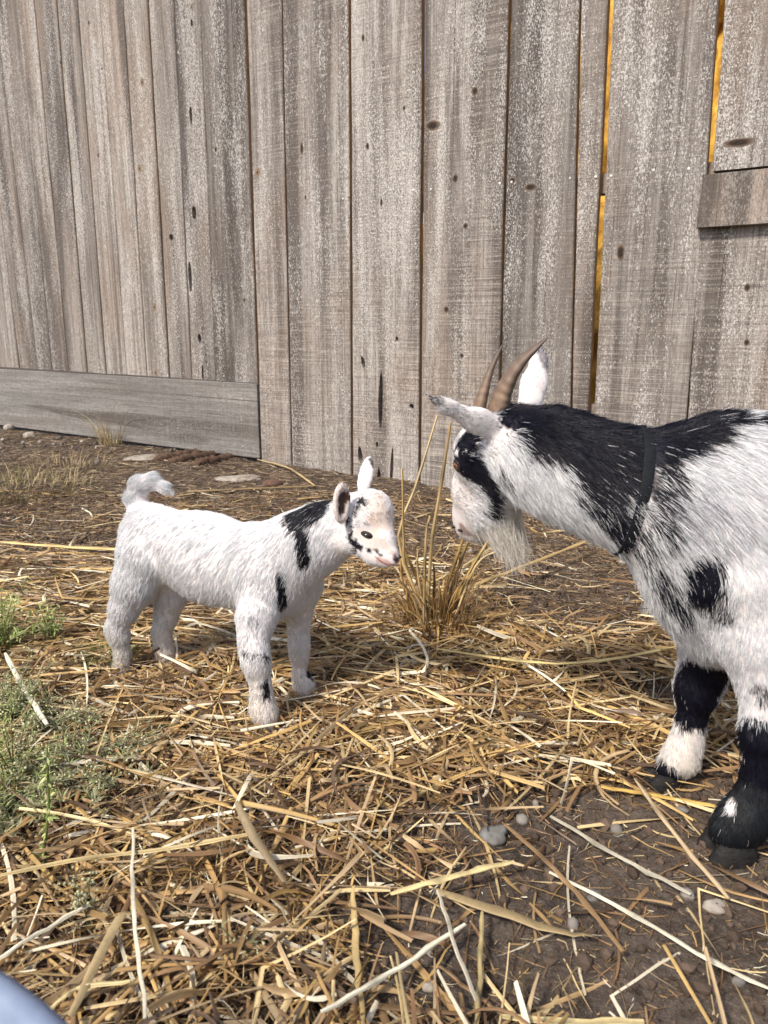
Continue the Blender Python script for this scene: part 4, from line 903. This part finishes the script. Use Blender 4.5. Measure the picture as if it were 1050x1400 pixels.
spots = [((508, 712), (514, 728), 11, (.74, .58, .50), .55), ((516, 690), (526, 715), 14, (.76, .64, .56), .35), ((488, 728), (495, 724), 6, (.70, .58, .52), .4), ((510, 686), (522, 712), 20, (.66, .55, .45), .35), ((496, 738), (512, 746), 8, (.66, .55, .46), .4), ((466, 668), (470, 712), 15, (.58, .46, .38), .4), ((521, 740), (528, 748), 6, (.72, .56, .50), .75),
         ((398, 706), (448, 686), 13, BK, .97), ((404, 716), (440, 697), 14, BK, .97), ((414, 728), (416, 764), 11.5, BK, .97), ((384, 790), (387, 824), 8.5, BK, .95), ((334, 893), (366, 899), 4.5, BK, .8), ((361, 934), (364, 948), 6, BK, .9), ((421, 912), (423, 921), 5, BK, .9),
         ((345, 850), (340, 862), 9, (.3, .3, .32), .4), ((494, 684), (500, 690), 5, BK, .98), ((501, 687), (506, 690), 4, (.35, .34, .34), .7), ((491, 694), (485, 708), 4, BK, .98), ((479, 711), (474, 719), 4.4, BK, .98), ((480, 722), (479, 740), 4, BK, .98), ((486, 742), (493, 748), 4.2, BK, .95), ((503, 752), (505, 754), 4.2, BK, .98), ((499, 716), (502, 717), 2.4, BK, .8), ((519, 759), (523, 760), 1.8, BK, .9),
         ((501, 633), (503, 636), 3, BK, .8), ((509, 632), (509, 638), 2.5, BK, .8), ((505, 629), (507, 629), 2.4, BK, .8),
         ((533, 752), (540, 758), 4.5, PINK, .6), ((519, 766), (536, 773), 4.5, (.62, .40, .36), .75), ((539, 761), (544, 767), 5, (.20, .15, .15), .9), ((533, 775), (537, 776), 3, (.2, .16, .16), .7), ((522, 744), (530, 750), 6, (.80, .74, .70), .6),
         ((468, 676), (466, 698), 8.5, (.09, .05, .04), .95), ((466, 700), (466, 706), 3, (.12, .06, .04), .9), ((200, 680), (222, 675), 6, (.74, .61, .50), .7), ((484, 752), (486, 756), 2.2, BK, .8), ((494, 719), (497, 718), 2, BK, .8), ((513, 752), (515, 754), 2, BK, .8), ((474, 700), (476, 706), 2.6, BK, .7), ((488, 700), (490, 704), 3, (.4, .38, .38), .6)]
coat = coat_fn(B, spots, dusty)
me = mesh_np('body', V - koff, Q, True); 
skc = coat(V); 
skin_attr(me, V, skc * np.array([.93, .86, .83]))
body = obj('body', me, M_skin, kid)
nose0 = B.surf(538, 764)
def kl(P):
    d = np.linalg.norm(P - nose0, axis=1); m_ = np.clip((d - .004) / .018, .22, 1)
    e = np.linalg.norm(P - B.surf(500, 730), axis=1); return m_ * np.clip((e - .0065) / .006, .05, 1)
fur('fur', V, Q, B, 200000, coat, kid, M_fur, .00021, .55, 7000, None, kl, koff, .10)
eye(B, 501.5, 731, 6.6, 3.0, kid, koff, plain('dark_brown_iris', (.014, .008, .006), .06, .6), M_lid, -.22)
P = B.surf(512, 700); # far eye, mirrored across the head
pe = B.surf(501, 730.5); hc_ = at(503, 722, .995); lat = KL; pf = pe + lat * 2 * ((hc_ - pe).dot(lat))
for _ in range(8): pf = pf - B.grad(pf[None])[0] * float(B.sdf(pf[None])[0])
ball('eye', pf, .0058, M_eye, kid, koff)
for (px, py, sz) in ((541, 764, 3.2),):
    Pn = B.surf(px, py); ball('nostril', Pn, sz * pxm(Pn), M_nose, kid, koff, (1.2, .8, .7))
    Pm = Pn + KL * .008; 
    for _ in range(6): Pm = Pm - B.grad(Pm[None])[0] * float(B.sdf(Pm[None])[0])
    ball('nostril', Pm, sz * pxm(Pn), M_nose, kid, koff, (1, .8, .7))
mp = [B.surf(*p) + B.grad(B.surf(*p)[None])[0] * .0004 for p in ((512, 760), (521, 767), (530, 771), (539, 771))]
Vm, qm, tm = tube(smooth_path(mp, 10) - koff, np.array([.3, .7, .8, .8, .8, .8, .8, .8, .7, .4]) * .0008, 6); obj('mouth', mesh_np('mouth', Vm, qm, True, None, tm), plain('lip_skin', (.22, .10, .09), .5, .3), kid)
for (px, py, Y, w) in ((364, 997, .999, 33), (420, 953, 1.095, 26), (169, 926, 1.172, 22), (234, 912, 1.208, 24)):
    g = at(px, py, Y); hoof(g, w * pxm(g), w * pxm(g) * .85, .014, KD, M_hoofp, kid, koff)

# ---------------- adult goat
AD = np.array([-1.0, .08, 0]); AL = np.array([.08, 1.0, 0])
B = Body(AL); J = B.J
def WJ(x, y, z, r): return np.array([x, y, z]), r
sh, shr = J(1012, 722, .815, 138)
B.chain([(sh, shr), WJ(sh[0] + .19, .80, .345, .125), WJ(sh[0] + .43, .785, .355, .112)], .05, .78, (.75, 0, -.7), 0.026, .2)
B.chain([J(1000, 650, .82, 75), WJ(sh[0] + .12, .81, .40, .07)], .04, .6, (.9, 0, -.25), .030, .3)        # withers
B.chain([J(1000, 755, .815, 108), J(934, 690, .82, 88), J(868, 671, .835, 61), J(800, 648, .86, 60), J(745, 625, .885, 55), J(705, 612, .905, 46)], .04, .80, (.85, 0, -.55), .026, .26)
B.chain([J(968, 795, .81, 58), J(992, 848, .81, 60)], .04, .8, (.4, 0, -1), .022, .25)                   # brisket
B.chain([J(694, 600, .915, 36), J(668, 622, .935, 42)], .025, .95, (.9, -.3, .1), .014, .28)             # skull
B.chain([J(664, 618, .94, 40), J(652, 670, .972, 30), J(645, 705, .992, 22), J(641, 719, .998, 17)], .02, .95, (.5, -.3, .8), .006, .22)   # face
B.chain([J(690, 655, .93, 38), J(672, 695, .955, 27), J(652, 722, .985, 16)], .02, .95, (.9, -.3, -.2), .013, .25)     # jaw
# ears
ea, eb = at(693, 592, .885), at(583, 541, .845); k = pxm(ea); el = eb - ea; c_ = ea * .5 + eb * .5
ew = np.array([.25, -.35, 1.0]); en_ = np.cross(el, ew)
B.chain([(ea, 20 * k), (ea * .62 + eb * .38 - np.array([0, 0, .0015]), 16.5 * k), (ea * .25 + eb * .75 - np.array([0, 0, .0015]), 9.5 * k), (eb, 2.5 * k)], .008, .42, el, .007, .2, 1, en_)
fa, fb = at(722, 560, .955), at(740.5, 479, .975); k = pxm(fa); el2 = fb - fa; en2 = np.cross(el2, [1, -.25, 0])
B.chain([(fa, 17 * k), (fa * .55 + fb * .45, 16.5 * k), (fa * .2 + fb * .8, 10.5 * k), (fb, 3 * k)], .008, .4, el2, .006, .2, 1, en2)
def aleg(pts, ln=.010, k=.02): B.chain(pts, k, 1.0, (.15, 0, -1), ln, .32)
aleg([J(1022, 800, .775, 80), J(1038, 870, .757, 53), J(1047, 930, .745, 33), J(1048, 980, .738, 26), J(1047, 1005, .735, 26), J(1043, 1045, .735, 20), J(1040, 1080, .735, 21), J(1034, 1100, .735, 24), J(1014, 1122, .733, 26), J(998, 1136, .732, 24)], .011)
aleg([J(985, 820, .85, 60), J(968, 880, .86, 33), J(960, 922, .866, 27), J(953, 945, .866, 23), J(945, 985, .866, 14.5), J(940, 1010, .866, 15.5), J(930, 1036, .866, 20), J(914, 1050, .865, 15)], .010)
hx = sh[0] + .46
for yy in (.715, .855):
    aleg([WJ(hx - .01, yy * .6 + .785 * .4, .32, .075), WJ(hx - .02, yy, .24, .05), WJ(hx + .05, yy, .165, .024), WJ(hx + .045, yy, .08, .016), WJ(hx + .035, yy, .03, .021), WJ(hx + .015, yy, .022, .021)], .012)
tb = WJ(hx + .06, .785, .42, .018); B.chain([tb, WJ(hx + .10, .785, .46, .015), WJ(hx + .11, .785, .50, .008)], .015, 1, None, .025, .5)
aoff = np.array([1.2 * sh[0], .79, 0.0])
goat = empty('adult_goat', aoff); tag(goat, 'large black and white horned goat with collar and beard, lowering its head', 'goat')
V, Q = B.mesh(.0045)
for _ in range(2): V = V - B.grad(V) * B.sdf(V)[:, None] * .9
NV = (.006, .006, .014)
def crest(px, py, d=.05): 
    P = B.surf(px, py); P = P + np.array([0, d * .35, d]) 
    for _ in range(25): P = P - B.grad(P[None])[0] * float(B.sdf(P[None])[0]) * .8
    return tuple(P)
CR = [crest(*p) for p in ((700, 562), (735, 570), (775, 582), (820, 594), (862, 608), (895, 612), (940, 596), (985, 574))]
spots = [(CR[i], CR[i + 1], r_, NV, .985) for i, r_ in enumerate((34, 40, 42, 42, 36, 30, 20))] + [((702, 566), (775, 590), 30, NV, .98), ((735, 590), (800, 620), 34, NV, .97), ((775, 600), (850, 622), 40, NV, .98), ((815, 640), (860, 655), 36, NV, .82), ((820, 690), (850, 715), 26, NV, .75), ((840, 715), (852, 742), 18, NV, .82), ((700, 600), (790, 660), 16, NV, .12), ((800, 670), (830, 700), 26, NV, .45),
         ((885, 622), (960, 592), 26, NV, .98), ((960, 592), (998, 574), 14, NV, .95), ((880, 660), (905, 655), 26, NV, .72), ((905, 690), (912, 722), 17, NV, .75), ((875, 705), (895, 740), 24, NV, .38), ((865, 735), (925, 830), 20, NV, .45), ((905, 790), (932, 832), 15, NV, .55), ((958, 775), (965, 800), 30, NV, .93), ((945, 790), (985, 835), 22, NV, .6), ((940, 700), (985, 720), 40, (.35, .33, .38), .25), ((1046, 574), (1075, 590), 22, NV, .95),
         ((642, 600), (634, 612), 18, NV, .98), ((628, 622), (646, 650), 21, NV, .99), ((650, 640), (668, 672), 18, NV, .99), ((668, 670), (673, 698), 13, NV, .98), ((690, 648), (680, 640), 12, NV, .45), ((622, 618), (640, 622), 4, tuple(WHITE), .8),
         ((588, 542), (606, 550), 7, (.12, .12, .13), .75), ((610, 556), (650, 575), 14, (.2, .2, .2), .09), ((741, 480), (745, 496), 7, (.06, .06, .09), .7), ((738, 505), (742, 530), 10, (.3, .3, .36), .22),
         ((952, 926), (975, 925), 34, NV, .995), ((950, 938), (947, 972), 40, NV, .995), ((905, 1062), (893, 1070), 30, NV, .98), ((1040, 945), (1050, 955), 10, NV, .6),
         ((1040, 1036), (1032, 1095), 62, NV, .995), ((1018, 1128), (1000, 1152), 66, (.012, .014, .018), .995), ((999, 1096), (1000, 1104), 9, tuple(WHITE), .95), ((1013, 1020), (1014, 1026), 6, (.5, .45, .4), .9), ((632, 722), (636, 728), 7, (.30, .22, .21), .8)]
coat = coat_fn(B, spots, dusty)
# white socks must win over the black above and below them
me = mesh_np('body', V - aoff, Q, True); skin_attr(me, V, coat(V) * np.array([.9, .82, .78])); obj('body', me, M_skin, goat)
# collar plane
cc0 = at(863, 672, .835); cax = np.array([-.97, .10, .15]); cax /= np.linalg.norm(cax)
eyeP = B.surf(623, 636); noseP = B.surf(628, 722)
def al(P):
    h_ = np.abs((P - cc0) @ cax); near_ = np.linalg.norm(P - cc0, axis=1) < .12; m_ = np.where(near_, np.clip(h_ / .012, .25, 1), 1)
    m_ = m_ * np.clip((np.linalg.norm(P - noseP, axis=1) - .006) / .03, .3, 1) * np.clip((np.linalg.norm(P - eyeP, axis=1) - .005) / .015, .1, 1)
    return m_
fur('fur', V, Q, B, 210000, coat, goat, M_fur, .00026, .5, 9000, lambda P: np.where(P[:, 0] > sh[0] + .13, .25, 1.0), al, aoff)
# mane along the neck crest: long dark hair
# collar band
U1 = np.cross(cax, [0, 1, 0]); U1 /= np.linalg.norm(U1); U2 = np.cross(cax, U1); ang = np.linspace(0, 2 * math.pi, 72, endpoint=False); rr = []
for a_ in ang:
    d = math.cos(a_) * U1 + math.sin(a_) * U2; t_ = .02
    for _ in range(60):
        s_ = float(B.sdf((cc0 + d * t_)[None])[0])
        if s_ > -.0003: break
        t_ -= s_ * .8
    rr.append(t_ + .0012)
rr = np.array(rr); rr = (np.roll(rr, 1) + rr + np.roll(rr, -1)) / 3; rr = (np.roll(rr, 2) + rr * 2 + np.roll(rr, -2)) / 4; Vc = []
for (w, o_) in ((-.0072, -.0012), (-.0072, .0008), (-.0058, .0013), (.0058, .0013), (.0072, .0008), (.0072, -.0012)):
    Vc.append(cc0 + cax * w + (np.cos(ang) * (rr + o_))[:, None] * U1 + (np.sin(ang) * (rr + o_))[:, None] * U2)
Vc = np.vstack(Vc); n = 72; Qc = [(i * n + j, i * n + (j + 1) % n, ((i + 1) % 6) * n + (j + 1) % n, ((i + 1) % 6) * n + j) for i in range(6) for j in range(n)]
obj('collar', mesh_np('collar', Vc - aoff, np.array(Qc), True), M_strap, goat)
# horns
def horn(pts, w0, parent):
    P = smooth_path([at(*p) for p in pts], 40); k = pxm(P[0]); u = np.linspace(0, 1, 40); rad = w0 * k / 2 * (1 - u) ** .75 * (1 + .022 * np.sin(u * 75 + 2 * np.sin(u * 9)) + .02 * np.sin(u * 31 + 1)) + .0008
    V, q, t_ = tube(P - aoff, rad, 16, .62, .05); c0, c1 = np.array((.24, .155, .10)), np.array((.085, .065, .055)); f = np.append(np.repeat(np.clip(u * 1.2 - .2, 0, 1) ** 1.5, 16), [0, 1])
    st = np.append(np.repeat(.85 + .15 * np.sin(u * 52 + .6), 16), [1, 1]); c = (c0 * (1 - f)[:, None] + c1 * f[:, None]) * st[:, None]
    obj('horn', mesh_np('horn', V, q, True, np.concatenate([c, np.ones((len(c), 1))], 1), t_), M_horn, parent)
horn([(652, 570, .925), (660, 540, .928), (670, 508, .935), (687, 471, .945)], 31, goat)
horn([(680, 566, .918), (690, 532, .912), (711, 497, .905), (749, 461, .90)], 47, goat)
eye(B, 625, 637, 7.0, 6.0, goat, aoff, M_iris, plain('dark_lid', (.02, .016, .016), .5, .3), .2)
pf = eyeP + AL * .06 + np.array([0, .02, 0])
for _ in range(10): pf = pf - B.grad(pf[None])[0] * float(B.sdf(pf[None])[0])
ball('eye', pf, .0055, M_iris, goat, aoff)
for dx in (0, 1):
    Pn = B.surf(630, 725); Pn = Pn if dx == 0 else Pn + np.array([-.012, .012, 0])
    for _ in range(6): Pn = Pn - B.grad(Pn[None])[0] * float(B.sdf(Pn[None])[0])
    ball('nostril', Pn, .0046, M_nose, goat, aoff, (1, .6, .5))
for (px, py, Y, w, d, cz) in ((1000, 1155, .733, 76, AD + [0, -.2, 0], .021), (907, 1066, .865, 50, AD + [0, -.15, 0], .016)):
    g = at(px, py, Y); hoof(g, w * pxm(g), w * pxm(g) * .85, cz, d, M_hoof, goat, aoff)
for yy in (.715, .855): hoof(np.array([hx + .01, yy, 0]), .045, .038, .02, AD, M_hoof, goat, aoff)
# beard
nb = 2200; bp0 = [B.surf(*p) for p in ((668, 722), (678, 718), (690, 711), (700, 703))]; c_ = rng.integers(0, 4, nb)
P = np.array(bp0)[c_] + rng.normal(0, .007, (nb, 3)); P[:, 1] += np.abs(rng.normal(0, .012, nb))
for _ in range(3): P = P - B.grad(P) * B.sdf(P)[:, None]
tip = np.array([at(709, 772, .945)]) + rng.normal(0, 1, (nb, 3)) * [.012, .012, .014]; tt = np.linspace(0, 1, 7)[None, :, None]; Lr = (rng.uniform(.15, 1.0, nb) ** 1.5)[:, None, None]
mid = (P + tip) / 2 + np.array([.008, 0, -.006]); pts = P[:, None] * (1 - tt) ** 2 + 2 * tt * (1 - tt) * mid[:, None] + tt ** 2 * tip[:, None]; pts = P[:, None] + (pts - P[:, None]) * Lr + rng.normal(0, .002, (nb, 1, 3)) * tt
hc = bpy.data.hair_curves.new('beard'); hc.add_curves([7] * nb); hc.attributes['position'].data.foreach_set('vector', (pts - aoff).astype(np.float32).ravel())
ra = hc.attributes.get('radius') or hc.attributes.new('radius', 'FLOAT', 'POINT'); ra.data.foreach_set('value', np.tile(np.array([1, 1, .9, .8, .6, .4, .15]) * .0003, nb).astype(np.float32))
ca = hc.attributes.new('col', 'FLOAT_COLOR', 'CURVE'); ca.data.foreach_set('color', np.concatenate([np.tile((.76, .72, .66), (nb, 1)) * rng.uniform(.8, 1.05, (nb, 1)), np.ones((nb, 1))], 1).astype(np.float32).ravel())
hc.materials.append(M_fur); o = bpy.data.objects.new('beard', hc); COL.objects.link(o); o.parent = goat
